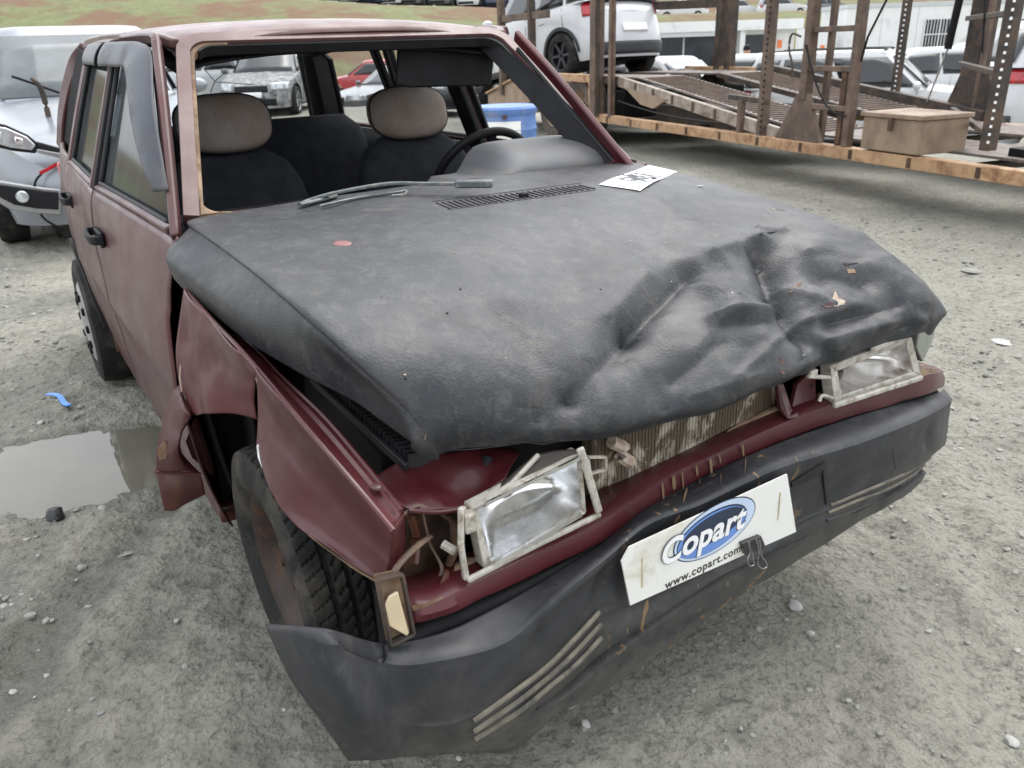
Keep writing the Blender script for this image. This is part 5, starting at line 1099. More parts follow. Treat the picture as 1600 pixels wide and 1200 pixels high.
# binder clip on the lower edge
CL = empty('binder_clip', (0, 0, 0), 0, 'small black binder clip pinching the lower edge of the plate board', 'clip')
q = [U(x, y, 0, .732) for x, y in ((1160, 850), (1190, 838), (1197, 855), (1166, 868))]
MB().prism(q, (-.012, 0, 0)).obj('clip_body', MAT['clip'], CL, bevel=.001)
for L in (((1170, 846), (1172, 862), (1168, 876), (1172, 884), (1178, 882), (1177, 872), (1174, 860)), ((1182, 843), (1186, 862), (1184, 880), (1190, 888), (1198, 886), (1197, 878), (1190, 868), (1187, 845))):
    MB().tube(cr([U(x, y, 0, .738) for x, y in L], 36), .0011, 6).obj('clip_handle', MAT['steel'], CL)
# paper sheet on the bonnet with handwritten numbers, seen upside down
cs = [hoodpt(x, y, .0)[0] for x, y in ((935, 291), (1028, 279), (1068, 291), (1000, 301))]
cen = sum(cs)/4
rows = 12; A, B, C_, D = cs
Gp = np.array([[ (A*(1-s_)+B*s_)*(1-t)+(D*(1-s_)+C_*s_)*t for t in np.linspace(0, 1, 8)] for s_ in np.linspace(0, 1, rows)])
flat = Hd.reshape(-1, 3)
for i in range(rows):
    for j in range(8):
        k = np.argmin(((flat[:, :2]-Gp[i, j, :2])**2).sum(1)+(flat[:, 2] < .8)*9); Gp[i, j, 2] = flat[k, 2]+.0045+.002*math.sin(i*.7)
SH = empty('paper_sheet', (0, 0, 0), 0, 'white paper sheet with big black numbers taped on the far side of the bonnet', 'paper')
MB().grid(Gp).obj('sheet', MAT['paper'], SH, solid=.0006)
exx = (A-B); wdt = np.linalg.norm(exx); exx /= wdt; pn = np.cross(exx, (A-D)); pn /= np.linalg.norm(pn); pn = pn if pn[2] > 0 else -pn; eyy = np.cross(pn, exx)
me = text_mesh('1061061', .060, 0, 0, .0015, 1.0)
sc_ = wdt*.84/.25
o = place_mesh(me, 'lettering', MAT['ink'], SH, Gp.reshape(-1, 3).mean(0)+pn*.006, exx*(wdt*.88/.225), eyy*2.1, pn)
t0, t1 = hoodpt(1060, 286, .006)[0], hoodpt(1094, 293, .004)[0]
MB().beam([t0, t1], .016, .0012).obj('tape', MAT['paper'], SH)
# ---------------------------------------------------------------- other vehicles
F2 = V(math.cos(YAW), math.sin(YAW), 0); R2 = V(math.sin(YAW), -math.cos(YAW), 0)
def spot(px, D, z=0.0):
    L = (px-800)/FPX*D*math.cos(PITCH); return V(CAM[0], CAM[1], 0)+F2*D+R2*L+V(0, 0, z)
def bgcar(name, label, cat, loc, head, paint, L=4.1, Wd_=1.74, H=1.48, wb=2.5, kind='hatch', tyre_r=.31, full=True, light_ws=False, cladding=False, group=None, roof_rails=False, pitch=0.0, face=True):
    root = empty(name, tuple(loc), head, label, cat, group); root.rotation_euler = (0, pitch, head)
    a, b = L/2, Wd_/2; belt = .62*H+.02
    prof = dict(hatch=dict(hood=.66, fb=.36, ft=.06, rt=-.80, rb=-.93, tail=1.0), suv=dict(hood=.74, fb=.38, ft=.10, rt=-.80, rb=-.93, tail=1.0),
                sedan=dict(hood=.64, fb=.34, ft=.04, rt=-.48, rb=-.70, tail=.95), pickup=dict(hood=.72, fb=.40, ft=.14, rt=-.16, rb=-.24, tail=.93))[kind]
    def ztop(x):
        u = x/a; return float(np.interp(u, [-1, -.97, -.85, prof['rb'], prof['fb'], .8, .95, 1.0], [belt*.82*prof['tail'], belt*.95*prof['tail'], belt*prof['tail'], belt, belt, prof['hood']*(belt/.94)*1.16, prof['hood']*(belt/.94)*1.02, prof['hood']*(belt/.94)*.80]))
    nT = 96 if full else 56
    def body_pt(th, z, off=0.0):
        zt = .97 if z > 0 else .9
        e = 2/4.2; c_, s_ = math.cos(th), math.sin(th); f = float(np.interp(z, [.15, .28, .55, .75, belt*.93, belt], [.945, .985, 1.0, .995, .975, .945]))
        fx = float(np.interp(z, [.15, .3, .5, .7, belt], [.97, .992, 1.0, .975, .93]))
        return V((a*fx+off)*math.copysign(abs(c_)**e, c_), (b*f+off)*math.copysign(abs(s_)**e, s_), z)
    wx = (wb/2+.02, -wb/2+.02); r_a = tyre_r+.06
    def zbot(x, y):
        z = .20
        if abs(y) > b*.7:
            for c_ in wx:
                if abs(x-c_) < r_a: z = max(z, tyre_r+math.sqrt(r_a*r_a-(x-c_)**2))
        return z
    G = np.zeros((nT, 10, 3))
    # denser columns along the sides
    ths = []
    for q in range(4):
        for k in range(nT//4):
            t = k/(nT//4); 
            ths.append(q*math.pi/2+t*math.pi/2)
    # reparametrise for even spacing along the perimeter
    fine = np.linspace(0, 2*math.pi, 2000); P = np.array([body_pt(t, .5) for t in fine]); dist = np.concatenate([[0], np.cumsum(np.linalg.norm(np.diff(P, axis=0), axis=1))])
    ths = np.interp(np.linspace(0, dist[-1], nT, endpoint=False), dist, fine)
    def th_of(x, side):
        m_ = P[:, 1]*side > 0; idx = np.where(m_)[0]; return fine[idx[np.argmin(abs(P[idx, 0]-x))]]
    def th_front(y): idx = np.where(P[:, 0] > a*.55)[0]; return fine[idx[np.argmin(abs(P[idx, 1]-y))]]
    def th_rear(y): idx = np.where(P[:, 0] < -a*.55)[0]; return fine[idx[np.argmin(abs(P[idx, 1]-y))]]
    for i, th in enumerate(ths):
        p = body_pt(th, .5); zb, zt = zbot(p[0], p[1]), ztop(p[0])
        for j in range(10): G[i, j] = body_pt(th, zb+(zt-zb)*j/9)
    mb = MB().grid(G, closeu=True); top = G[:, 9]
    # deck (bonnet and boot top): strips between mirrored points
    ncol = 9; h = nT//2; D_ = np.zeros((h-1, ncol, 3))
    order = sorted(range(nT), key=lambda i: -top[i][0])
    lp = [top[i] for i in range(nT) if top[i][1] > 0]; lp.sort(key=lambda p: -p[0]); lp = np.array(lp)
    D_ = np.array([[V(p[0], p[1]*s_, p[2]+.035*(1-s_*s_)) for s_ in np.linspace(1, -1, ncol)] for p in lp]); mb.grid(D_)
    body = mb.obj('body', paint, root, angle=40)
    # cabin
    fb, ft, rt, rb = [prof[k]*a for k in ('fb', 'ft', 'rt', 'rb')]; wbm, wtp = b*.945, b*.74; zr = H-.045
    B0 = [V(fb, wbm*.93, belt), V(rb, wbm*.90, belt), V(rb, -wbm*.90, belt), V(fb, -wbm*.93, belt)]
    T0 = [V(ft, wtp*.97, zr), V(rt, wtp*.93, zr-.02), V(rt, -wtp*.93, zr-.02), V(ft, -wtp*.97, zr)]
    def ring(Q, n=10, e_=.10):
        out = []
        for i in range(4):
            p, q = Q[i], Q[(i+1) % 4]
            for t in np.linspace(0, 1, n, endpoint=False): out.append(p*(1-t)+q*t)
        out = np.array(out); k = len(out); c_ = out.mean(0); return np.array([out[(np.arange(k)+s_) % k] for s_ in (-1, 0, 1)]).mean(0)
    rg_ = [ring(B0)*(1-t)+ring(T0)*t+ring(T0)*0+np.array([0, 0, 0]) for t in (0, .3, .6, .85, 1)]
    rr = ring(T0); c_ = rr.mean(0)
    for s_, dz in ((.93, .030), (.75, .044), (.4, .052), (.02, .055)): rg_.append(c_+(rr-c_)*s_+V(0, 0, dz))
    MB().grid(np.array(rg_), closev=True).obj('roof', paint, root, angle=45)
    def quad(A, B, C_, D__, name, m_, off=.006, par=root, n=5, th=.004):
        Gq = np.array([[(A*(1-s_)+B*s_)*(1-t)+(D__*(1-s_)+C_*s_)*t for t in np.linspace(0, 1, n)] for s_ in np.linspace(0, 1, n)])
        nn = np.cross(B-A, D__-A); nn /= np.linalg.norm(nn); ce = (A+B+C_+D__)/4; nn = nn if np.dot(nn, ce-V(ce[0]*.5, 0, .6)) > 0 else -nn
        Gq = Gq+nn*off; return MB().grid(Gq).obj(name, m_, par, solid=th)
    wsm = MAT['cglass_light'] if light_ws else MAT['cglass']
    lerp = lambda p, q, t: p*(1-t)+q*t
    F = lambda u, v: lerp(lerp(B0[3], B0[0], u), lerp(T0[3], T0[0], u), v)
    quad(F(.05, .05), F(.95, .05), F(.95, .92), F(.05, .92), 'windscreen', wsm)
    Rr = lambda u, v: lerp(lerp(B0[1], B0[2], u), lerp(T0[1], T0[2], u), v)
    quad(Rr(.07, .12), Rr(.93, .12), Rr(.92, .90), Rr(.08, .90), 'rear_window', MAT['cglass'])
    npan = {'hatch': [(.05, .43), (.46, .80), (.83, .94)], 'suv': [(.05, .42), (.45, .76), (.79, .95)], 'sedan': [(.05, .50), (.53, .93)], 'pickup': [(.06, .55), (.58, .94)]}[kind]
    for s_ in (0, 1):
        Q0, Q1 = (B0[0], B0[1]) if s_ == 0 else (B0[3], B0[2]); W0, W1 = (T0[0], T0[1]) if s_ == 0 else (T0[3], T0[2])
        Sd = lambda u, v: lerp(lerp(Q0, Q1, u), lerp(W0, W1, u), v)
        for u0, u1 in npan:
            tt = .90; ua = u0; 
            quad(Sd(u0, .06), Sd(u1, .06), Sd(u1, .88 if u1 < .9 else .80), Sd(u0+.0, .88), 'side_window', MAT['cglass'])
    def patch(th0, th1, z0, z1, name, m_, off=.008, n=10, par=root, zf=None):
        Gp_ = np.array([[body_pt(t, z if zf is None else z, off) for z in np.linspace(z0, z1, 5)] for t in np.linspace(th0, th1, n)]); return MB().grid(Gp_).obj(name, m_, par, solid=.01)
    # wheels
    for c_ in wx:
        for s_ in (-1, 1):
            ce = V(c_, s_*(b-.11), tyre_r); ax = V(0, s_, 0); wr = empty('wheel'); wr.parent = root
            if full:
                MB().lathe([(tyre_r*.66, -.09), (tyre_r*.8, -.105), (tyre_r*.95, -.10), (tyre_r, -.07), (tyre_r, .07), (tyre_r*.95, .10), (tyre_r*.8, .105), (tyre_r*.66, .09)], ce, ax, 40).obj('tyre', MAT['rubber'], wr)
                MB().lathe([(0, .03), (tyre_r*.60, .02), (tyre_r*.66, .09)], ce, ax, 32).obj('rim', MAT['dark2'], wr)
                for k in range(6):
                    t = 2*math.pi*k/6; dd = V(math.cos(t), 0, math.sin(t)); MB().beam([ce+ax*.060+dd*.03, ce+ax*.075+dd*tyre_r*.64], [.045, .035], .02, up=ax).obj('spoke', MAT['alloy'] if not cladding else MAT['cladding'], wr, bevel=.003)
                MB().lathe([(tyre_r*.62, .085), (tyre_r*.67, .095), (tyre_r*.68, .08)], ce, ax, 32).obj('rim_lip', MAT['alloy'] if not cladding else MAT['cladding'], wr)
            else:
                MB().lathe([(tyre_r*.62, .05), (tyre_r*.7, .10), (tyre_r*.95, .09), (tyre_r, .05), (tyre_r, -.09)], ce, ax, 20).obj('tyre', MAT['rubber'], wr); MB().lathe([(0, .08), (tyre_r*.64, .06)], ce, ax, 16).obj('rim', MAT['alloy'], wr)
    MB().box((0, 0, .30), (L*.86, Wd_*.72, .22)).obj('underbody', MAT['dark'], root)
    # lamps, bumper openings, plates
    for s_ in (-1, 1):
        t0, t1 = th_front(s_*b*.50), th_of(a*.80, s_)
        if s_ < 0: t0 = t0 if t0 > math.pi else t0+2*math.pi
        hz = .60*(belt/.94)
        if face: patch(t0, t1, hz, hz+.15, 'headlamp', MAT['headlamp'], .010)
        t0, t1 = th_rear(s_*b*.62), th_of(-a*.86, s_); patch(t0, t1, belt*.80, belt*.98, 'tail_lamp', MAT['taillamp'], .010)
    def thf(y): t = th_front(y); return t-2*math.pi if t > math.pi else t
    if face: patch(thf(-b*.42), thf(b*.42), .56*(belt/.94), .70*(belt/.94), 'grille', MAT['dark2'], .008)
    if face: patch(thf(-b*.60), thf(b*.60), .26, .40, 'air_intake', MAT['dark2'], .008)
    patch(th_rear(b*.8), th_rear(-b*.8), .24, .42, 'rear_skid', MAT['cladding'], .010)
    if full:
        patch(thf(-.22), thf(.22), .43, .54, 'number_plate', MAT['print_white'], .016); patch(th_rear(.24), th_rear(-.24), .56, .67, 'number_plate', MAT['print_white'], .016)
        for s_ in (-1, 1):
            mm = MB(); mp = V(fb*.80, s_*(b+.06), belt+.06)
            G_ = np.array([[mp+V(.06*math.cos(v)*math.cos(u), .10*math.cos(v)*math.sin(u), .065*math.sin(v)) for u in np.linspace(0, 2*math.pi, 14, endpoint=False)] for v in np.linspace(-1.5, 1.5, 8)]); mm.grid(G_, closev=True).obj('mirror', paint, root)
            for xs_ in (fb*.86, (fb*.5+rb*.5)*.7, rb*.72):
                P_ = [body_pt(th_of(xs_, s_), z, .002) for z in np.linspace(.30, belt*.98, 6)]; MB().tube(P_, .004, 5).obj('door_seam', MAT['dark'], root)
            for xs_ in (fb*.15, rb*.45):
                MB().beam([body_pt(th_of(xs_+.08, s_), belt*.84, .012), body_pt(th_of(xs_-.08, s_), belt*.84, .012)], .02, .02).obj('door_handle', paint, root, bevel=.004)
            th_a, th_b = th_of(wx[0]-r_a-.02, s_), th_of(wx[1]+r_a+.02, s_)
            patch(th_a, th_b, .20, .30 if cladding else .25, 'side_skirt', MAT['cladding'], .012, 12)
            for c_ in wx:
                pts = []
                for t in np.linspace(.02, math.pi-.02, 18):
                    x_w, z_w = c_+r_a*math.cos(t), tyre_r+r_a*math.sin(t); p_ = body_pt(th_of(x_w, s_), z_w, .008); pts.append(V(x_w, p_[1], z_w))
                MB().beam(pts, .05 if cladding else .02, .015, up=(0, 1, 0)).obj('arch_trim', MAT['cladding'] if cladding else MAT['dark2'], root)
        if roof_rails:
            for s_ in (-1, 1): MB().beam(cr([V(ft*.6, s_*wtp*.9, zr+.02), V(ft*.3, s_*wtp*.9, zr+.055), V(rt*.8, s_*wtp*.88, zr+.05), V(rt*.92, s_*wtp*.88, zr+.0)], 16), .03, .02).obj('roof_rail', MAT['cladding'], root, bevel=.004)
    if kind == 'pickup':
        MB().box(((rb-a)/2-.02, 0, belt+.022), (a+rb-.25, Wd_*.78, .05)).obj('bed_cover', MAT['dark2'], root, bevel=.01)
    return root
CARG = 'vehicles parked in the yard behind the trailer'
W_ = MAT['white_car']
sc1 = bgcar('silver_car', 'silver hatchback with crumpled bonnet and raised wiper at the left edge', 'car', (-7.22, -.10, 0), R(-4), MAT['silver_car'], 4.05, 1.72, 1.62, 2.5, 'hatch', light_ws=True, face=False)
# raised wiper, blade, sagging cable
mb = MB(); P = [hit(x, y, (-6.0, 0, 0), (1, 0, 0)) for x, y in ((48, 122), (62, 135), (72, 165), (80, 205), (86, 245))]
for o_, nm, mm, r_ in ((P, 'wiper_arm', 'post_dark', [.012, .022, .022, .022, .02]),): MB().tube(cr(o_, 20), np.interp(np.linspace(0, 1, 20), np.linspace(0, 1, 5), r_), 8).obj(nm, MAT[mm], None).parent = sc1
for o in kids(sc1):
    if o.name.startswith('wiper_arm'): o.matrix_parent_inverse = (Matrix.Translation(sc1.location) @ Matrix.Rotation(R(-4), 4, 'Z')).inverted()
INV = (Matrix.Translation(sc1.location) @ Matrix.Rotation(R(-4), 4, 'Z')).inverted()
def world_child(o, root, inv): o.parent = root; o.matrix_parent_inverse = inv; return o
P = [hit(x, y, (-6.05, 0, 0), (1, 0, 0)) for x, y in ((18, 119), (48, 129), (93, 145))]; world_child(MB().tube(P, .010, 6).obj('wiper_blade', MAT['dark'], None), sc1, INV)
P = [hit(x, y, (-5.2, 0, 0), (1, 0, 0)) for x, y in ((92, 255), (62, 271))]; CB = empty('jumper_cable', (0, 0, 0), 0, 'black cable with red clamp hanging from the silver car bonnet', 'cable')
MB().tube(P, .013, 8).obj('clamp', MAT['taillamp'], CB); P = [hit(x, y, (-5.2, 0, 0), (1, 0, 0)) for x, y in ((66, 270), (55, 285), (55, 310), (66, 338), (85, 352), (98, 357))]; MB().tube(cr(P, 30), .008, 6).obj('lead', MAT['dark'], CB)
def sface(pix, m_, nm, th=.03, x=-5.17, bev=.008):
    o = MB().prism([hit(a_, b_, (x, 0, 0), (1, 0, 0)) for a_, b_ in pix], (-th*3, 0, 0)).obj(nm, m_, None, bevel=bev); return world_child(o, sc1, INV)
sface([(-30, 188), (10, 196), (45, 212), (62, 226), (56, 240), (20, 236), (-30, 224)], MAT['dark2'], 'headlamp_surround', .03, -5.185)
sface([(-26, 194), (10, 200), (42, 214), (56, 227), (50, 235), (18, 231), (-26, 219)], MAT['headlamp'], 'headlamp', .03, -5.165)
MB_ = sface([(-14, 203), (2, 206), (4, 220), (-10, 220)], MAT['chrome'], 'lamp_bowl', .01, -5.155)
sface([(22, 213), (36, 217), (38, 228), (24, 226)], MAT['chrome'], 'lamp_bowl', .01, -5.155)
sface([(58, 222), (95, 232), (160, 236), (160, 252), (92, 246), (60, 236)], MAT['dark2'], 'grille', .03, -5.17)
sface([(58, 233), (95, 240), (160, 244), (160, 249), (92, 247), (58, 239)], MAT['alloy'], 'grille_bar', .01, -5.15, .003)
sface([(-30, 280), (6, 284), (70, 294), (95, 296), (95, 336), (60, 334), (16, 328), (-10, 312), (-30, 306)], MAT['alloy'], 'bumper_trim', .03, -5.185)
sface([(-26, 286), (8, 290), (70, 299), (92, 301), (92, 328), (58, 326), (22, 320), (-4, 306), (-26, 300)], MAT['dark2'], 'fog_recess', .03, -5.165)
fp = hit(35, 308, (-5.14, 0, 0), (1, 0, 0)); world_child(MB().lathe([(0, .012), (.035, .010), (.042, 0), (.042, -.04)], fp, (1, 0, 0), 24).obj('fog_lamp', MAT['headlamp'], None), sc1, INV)
gb = -.45
bgcar('white_crossover', 'white crossover with dark cladding loaded nose down on the trailer rear', 'car', (-10.85, 7.87, .66), R(181), W_, 4.2, 1.78, 1.62, 2.58, 'suv', .33, cladding=True, roof_rails=True, pitch=R(7))
bgcar('white_hatchback', 'white hatchback with dark side windows seen above the trailer ramp', 'car', tuple(spot(1075, 15.6, gb)), R(12), W_, 3.95, 1.70, 1.50, 2.5, 'hatch', light_ws=True)
bgcar('white_sedan', 'white saloon facing left with red tail lamp, beside the white hatchback', 'car', tuple(spot(1165, 18.2, gb)), R(-128), W_, 4.2, 1.72, 1.45, 2.55, 'sedan', light_ws=True)
bgcar('white_suv', 'white estate-like SUV with dark side glass behind the trailer ladder', 'car', tuple(spot(1395, 13.8, gb)), R(30), W_, 4.4, 1.82, 1.54, 2.72, 'suv', .34, light_ws=True, roof_rails=True)
bgcar('white_sedan', 'white saloon behind the bonnet of the white SUV, below the barred window', 'car', tuple(spot(1530, 18.2, gb)), R(38), W_, 4.4, 1.76, 1.46, 2.62, 'sedan', light_ws=True)
bgcar('silver_hatchback', 'silver hatchback half hidden behind the last chained post', 'car', tuple(spot(1640, 20.5, gb)), R(45), MAT['silver_car'], 4.0, 1.7, 1.5, 2.5, 'hatch', light_ws=True)
bgcar('white_suv', 'white SUV with tall red tail lamp cut off by the right edge', 'car', tuple(spot(1812, 12.6, gb+.2)), R(52), W_, 4.4, 1.86, 1.68, 2.7, 'suv', .35, roof_rails=True)
# cars seen through the windows of the wreck
bgcar('crushed_car', 'crushed dusty grey car seen through the rear window of the wreck', 'car', tuple(spot(437, 21.0, .0)), R(-30), MAT['crushed'], 4.2, 1.7, 1.42, 2.5, 'hatch')
bgcar('white_suv', 'white car behind the passenger headrest seen through the rear window', 'car', tuple(spot(345, 25.0, .0)), R(-110), W_, 4.4, 1.8, 1.6, 2.6, 'suv', full=False)
bgcar('black_car', 'black car with a white number plate left of the blue barrel', 'car', tuple(spot(748, 19.5, -.05)), R(-31), MAT['black_car'], 4.2, 1.75, 1.45, 2.6, 'sedan')
bgcar('grey_car', 'grey car seen between the headrest and the sun visor', 'car', tuple(spot(632, 24.0, -.42)), R(-75), MAT['grey_car'], 4.2, 1.75, 1.32, 2.6, 'sedan')
bgcar('red_car', 'red car low behind the driver headrest seen through the side window', 'car', tuple(spot(590, 30.0, -.3)), R(-110), MAT['red_car'], 4.1, 1.7, 1.3, 2.5, 'hatch', full=False)
bgcar('white_hatchback', 'white car far left seen through the wreck past the near pillar', 'car', tuple(spot(285, 22.0, .0)), R(-80), W_, 4.0, 1.7, 1.5, 2.5, 'hatch', full=False)
# row on top of the bank
HG = 'cars parked in a row along the top of the grassy bank'
rowd = [(458, 'black_car', 'dark hatchback', 'black_car'), (498, 'white_car', 'white hatchback', 'white_hatchback'), (530, 'white_car', 'white estate', 'white_estate'), (560, 'red_car', 'red hatchback', 'red_hatchback'), (588, 'white_car', 'white saloon', 'white_saloon'),
        (622, 'blue_car', 'dark blue saloon', 'blue_saloon'), (650, 'white_car', 'white hatchback', 'white_hatchback'), (680, 'grey_car', 'dark grey SUV', 'grey_suv'), (722, 'grey_car', 'mid grey saloon', 'grey_saloon'), (765, 'white_car', 'white SUV', 'white_suv'), (806, 'blue_car', 'blue estate', 'blue_estate'), (840, 'black_car', 'black saloon', 'black_saloon')]
kinds_ = ['hatch', 'suv', 'sedan']
protos_c = {}
for i, (px, mt, lb, nm) in enumerate(rowd):
    p = spot(px, 60); z = float(hill_at(p[0], p[1])); left = rowd[i-1][2] if i else None
    lab = f'{lb} on the grassy bank, just right of the {left}' if left else f'{lb} at the left end of the row on the grassy bank'
    if lab.count('hatchback') > 1 or True:
        right = rowd[i+1][2] if i+1 < len(rowd) else None
        if left and right: lab = f'{lb} on the grassy bank between the {left} and the {right}'
        elif left: lab = f'{lb} at the right end of the row on the grassy bank'
    key = (mt, i % 3)
    if key in protos_c:
        c = copy_tree(protos_c[key]); c.name = nm; c.location = (p[0], p[1], z); c['label'] = lab
    else:
        protos_c[key] = bgcar(nm, lab, 'car', (p[0], p[1], z), R(-31.7-18), MAT[mt], 4.1, 1.74, 1.5, 2.5, kinds_[i % 3], full=False, group=HG)
for (px, py_, mt, lb, nm, kd, D, hd) in ((1036, 36, 'red_car', 'red hatchback on the terrace behind the white pickup', 'red_hatchback', 'hatch', 80, -121), (1080, 37, 'white_car', 'white pickup on the terrace above the white office roof', 'white_pickup', 'pickup', 74, -121.7),
        (1172, 38, 'white_car', 'white hatchback on the terrace right of the dark posts', 'white_hatchback', 'hatch', 76, 58), (1236, 40, 'white_car', 'white estate car on the terrace above the office door', 'white_estate', 'suv', 74, 55), (1310, 34, 'grey_car', 'grey car on the terrace left of the white cabin', 'grey_car', 'hatch', 76, 58)):
    p = spot(px, D); bgcar(nm, lb, 'car', (p[0], p[1], float(hill_at(p[0], p[1]))), R(hd), MAT[mt], 4.6 if kd == 'pickup' else 4.1, 1.76, 1.55, 2.6, kd, full=False, group='cars parked on the terrace above the office')
# ---------------------------------------------------------------- car carrier trailer
TO = V(-8.0, 6.15, 0); TD = V(.9816, -.191, 0); TN = V(.191, .9816, 0); UPZ = V(0, 0, 1)
tp = lambda s_, o_, z: TO+TD*s_+TN*o_+UPZ*z
TR = empty('car_carrier_trailer', (0, 0, 0), 0, 'rusty brown car carrier trailer with ochre side rail, posts and sloping ramp', 'trailer')
def tb(a, b, w, h, name, m_, par=TR, up=(0, 0, 1), bev=.006): return MB().beam([tp(*a), tp(*b)], w, h, up=up).obj(name, MAT[m_], par, bevel=bev)
Wt = 2.5
tb((.45, 0, .40), (11.5, 0, .40), .10, .10, 'side_rail', 'rail'); tb((.45, Wt, .40), (11.5, Wt, .40), .10, .10, 'side_rail', 'rail')
for k in range(9): tb((1.0+k*1.3, .05, .36), (1.0+k*1.3, Wt-.05, .36), .08, .06, 'cross_beam', 'post_dark')
# wheel bogie
tb((-1.15, 0, .88), (.55, 0, .88), .09, .10, 'wheel_arch_beam', 'rail'); tb((.50, 0, .36), (.50, 0, .93), .10, .09, 'wheel_arch_post', 'rail', up=(1, 0, 0))
tb((-1.15, Wt, .88), (.55, Wt, .88), .09, .10, 'wheel_arch_beam', 'rail')
MB().prism([tp(-3.6, -.02, .30), tp(-3.6, -.02, .52), tp(-1.75, -.02, .92), tp(-1.45, -.02, .92), tp(-1.45, -.02, .34), tp(-2.9, -.02, .22)], TN*.10).obj('mudguard', MAT['mudtan'], TR, bevel=.01)
MB().beam([tp(-3.6, -.04, .55), tp(-1.72, -.04, .94), tp(-1.45, -.04, .94)], .05, .03).obj('mudguard_lip', MAT['rail'], TR)
def twheel(s_, o_):
    c_ = tp(s_, o_, .45); w = empty('trailer_wheel'); w.parent = TR; ax = -TN
    MB().lathe([(.28, -.12), (.36, -.14), (.43, -.13), (.45, -.09), (.45, .09), (.43, .13), (.36, .14), (.28, .12)], c_, ax, 48).obj('tyre', MAT['wheelmud'], w)
    MB().lathe([(0, .02), (.10, .02), (.12, -.02), (.22, -.03), (.27, .06), (.29, .12)], c_, ax, 36).obj('rim', MAT['mudtan'], w)
    for k in range(8):
        t = 2*math.pi*k/8; q = TD*math.cos(t)+UPZ*math.sin(t); MB().tube([c_+ax*.0+q*.09, c_+ax*.05+q*.09], .014, 6).obj('hub_bolt', MAT['post_dark'], w)
for s_ in (-.95, -.02): twheel(s_, .16); twheel(s_, Wt-.16)
MB().box(tp(-.5, Wt/2, .55), (2.6, 1.9, .35), M=Matrix.Rotation(R(-11), 3, 'Z')).obj('bogie_frame', MAT['dark'], TR, bevel=.02)
# decks: upper flat part and the ramp sloping to the right
for o0, o1, nm in ((.28, .95, 'wheel_track'), (1.55, 2.25, 'wheel_track')):
    P = [tp(-4.6, (o0+o1)/2, .64), tp(-1.4, (o0+o1)/2, .86), tp(1.2, (o0+o1)/2, .89), tp(4.5, (o0+o1)/2, .47), tp(11.5, (o0+o1)/2, .44)]
    G = np.array([[p+TN*((t-.5)*(o1-o0)) for t in np.linspace(0, 1, 4)] for p in [P[0], P[1], P[2], P[2]*.5+P[3]*.5, P[3], P[4]]]); MB().grid(G).obj(nm, MAT['tread_plate'], TR, solid=.02, smooth=False)
    for k in range(38):
        s0 = 1.3+k*.085; z0 = .905-(s0-1.2)*.1272; tb((s0, o0+.04, z0), (s0, o1-.04, z0), .022, .012, 'tread_rib', 'post', bev=0)
tb((1.15, .05, .86), (4.55, .05, .44), .06, .12, 'ramp_side_beam', 'beige_beam'); tb((1.15, .98, .86), (4.55, .98, .44), .05, .06, 'ramp_inner_beam', 'post_dark'); tb((1.15, 1.50, .88), (4.55, 1.50, .46), .05, .06, 'ramp_inner_beam', 'post_dark'); tb((1.15, 2.35, .92), (4.55, 2.35, .52), .10, .10, 'ramp_side_beam', 'post_dark')
tb((-1.2, .05, .88), (1.15, .05, .87), .06, .10, 'deck_edge', 'post_dark')
MB().prism([tp(1.35, .0, .80), tp(1.75, .0, .62), tp(2.05, .0, .585), tp(2.35, .0, .70)], TN*.04).obj('gusset_plate', MAT['mudtan'], TR)
MB().box(tp(2.2, 1.25, .42), (2.2, 1.3, .26), M=Matrix.Rotation(R(-11), 3, 'Z')).obj('underframe_box', MAT['post_dark'], TR, bevel=.02)
# posts
def post(s_, o_, w, z0, z1, m_, name='post', d_=None, lean=0.0, par=TR): return MB().beam([tp(s_, o_, z0), tp(s_+lean, o_, z1)], w, d_ or w, up=tuple(TN)).obj(name, MAT[m_], par, bevel=.006)
PT = 3.0
post(-2.80, -.02, .11, .55, PT, 'post'); post(-1.53, -.02, .10, .35, PT, 'post_dark')
post(.66, -.03, .15, .42, PT, 'post', d_=.14); post(.76, -.06, .03, .42, PT, 'post_dark', 'post_flange'); post(1.05, -.02, .075, .42, PT, 'post', d_=.07); post(1.09, -.04, .02, .5, PT, 'rust', 'post_flange')
tb((-2.8, -.02, 1.72), (-.9, -.02, 1.72), .06, .10, 'top_beam', 'post')
MB().prism([tp(.38, -.0, .93), tp(.58, .0, 1.5), tp(.60, .0, .93)], TN*.03).obj('post_gusset', MAT['post'], TR)
def chain_post(s_, o_, w, z0, z1, m_='post_dark'):
    p = post(s_, o_, w, z0, z1, m_, 'pin_post', d_=w*1.2)
    k = 0; z = z0+.06
    while z < min(z1, 2.1):
        sd_ = 1 if k % 2 else -1; MB().box(tp(s_+w*.42, o_-w*.62, z), (.013, .012, .018)).obj('pin_hole', MAT['print_white'] if (m_ == 'post_dark') else MAT['dark'], p, smooth=False); z += .052; k += 1
chain_post(4.10, 0, .075, .42, PT, 'post')
post(3.75, 0, .06, .42, .76, 'post', 'short_post'); tb((3.55, 0, .78), (4.15, 0, .76), .05, .05, 'ramp_lock', 'post_dark')
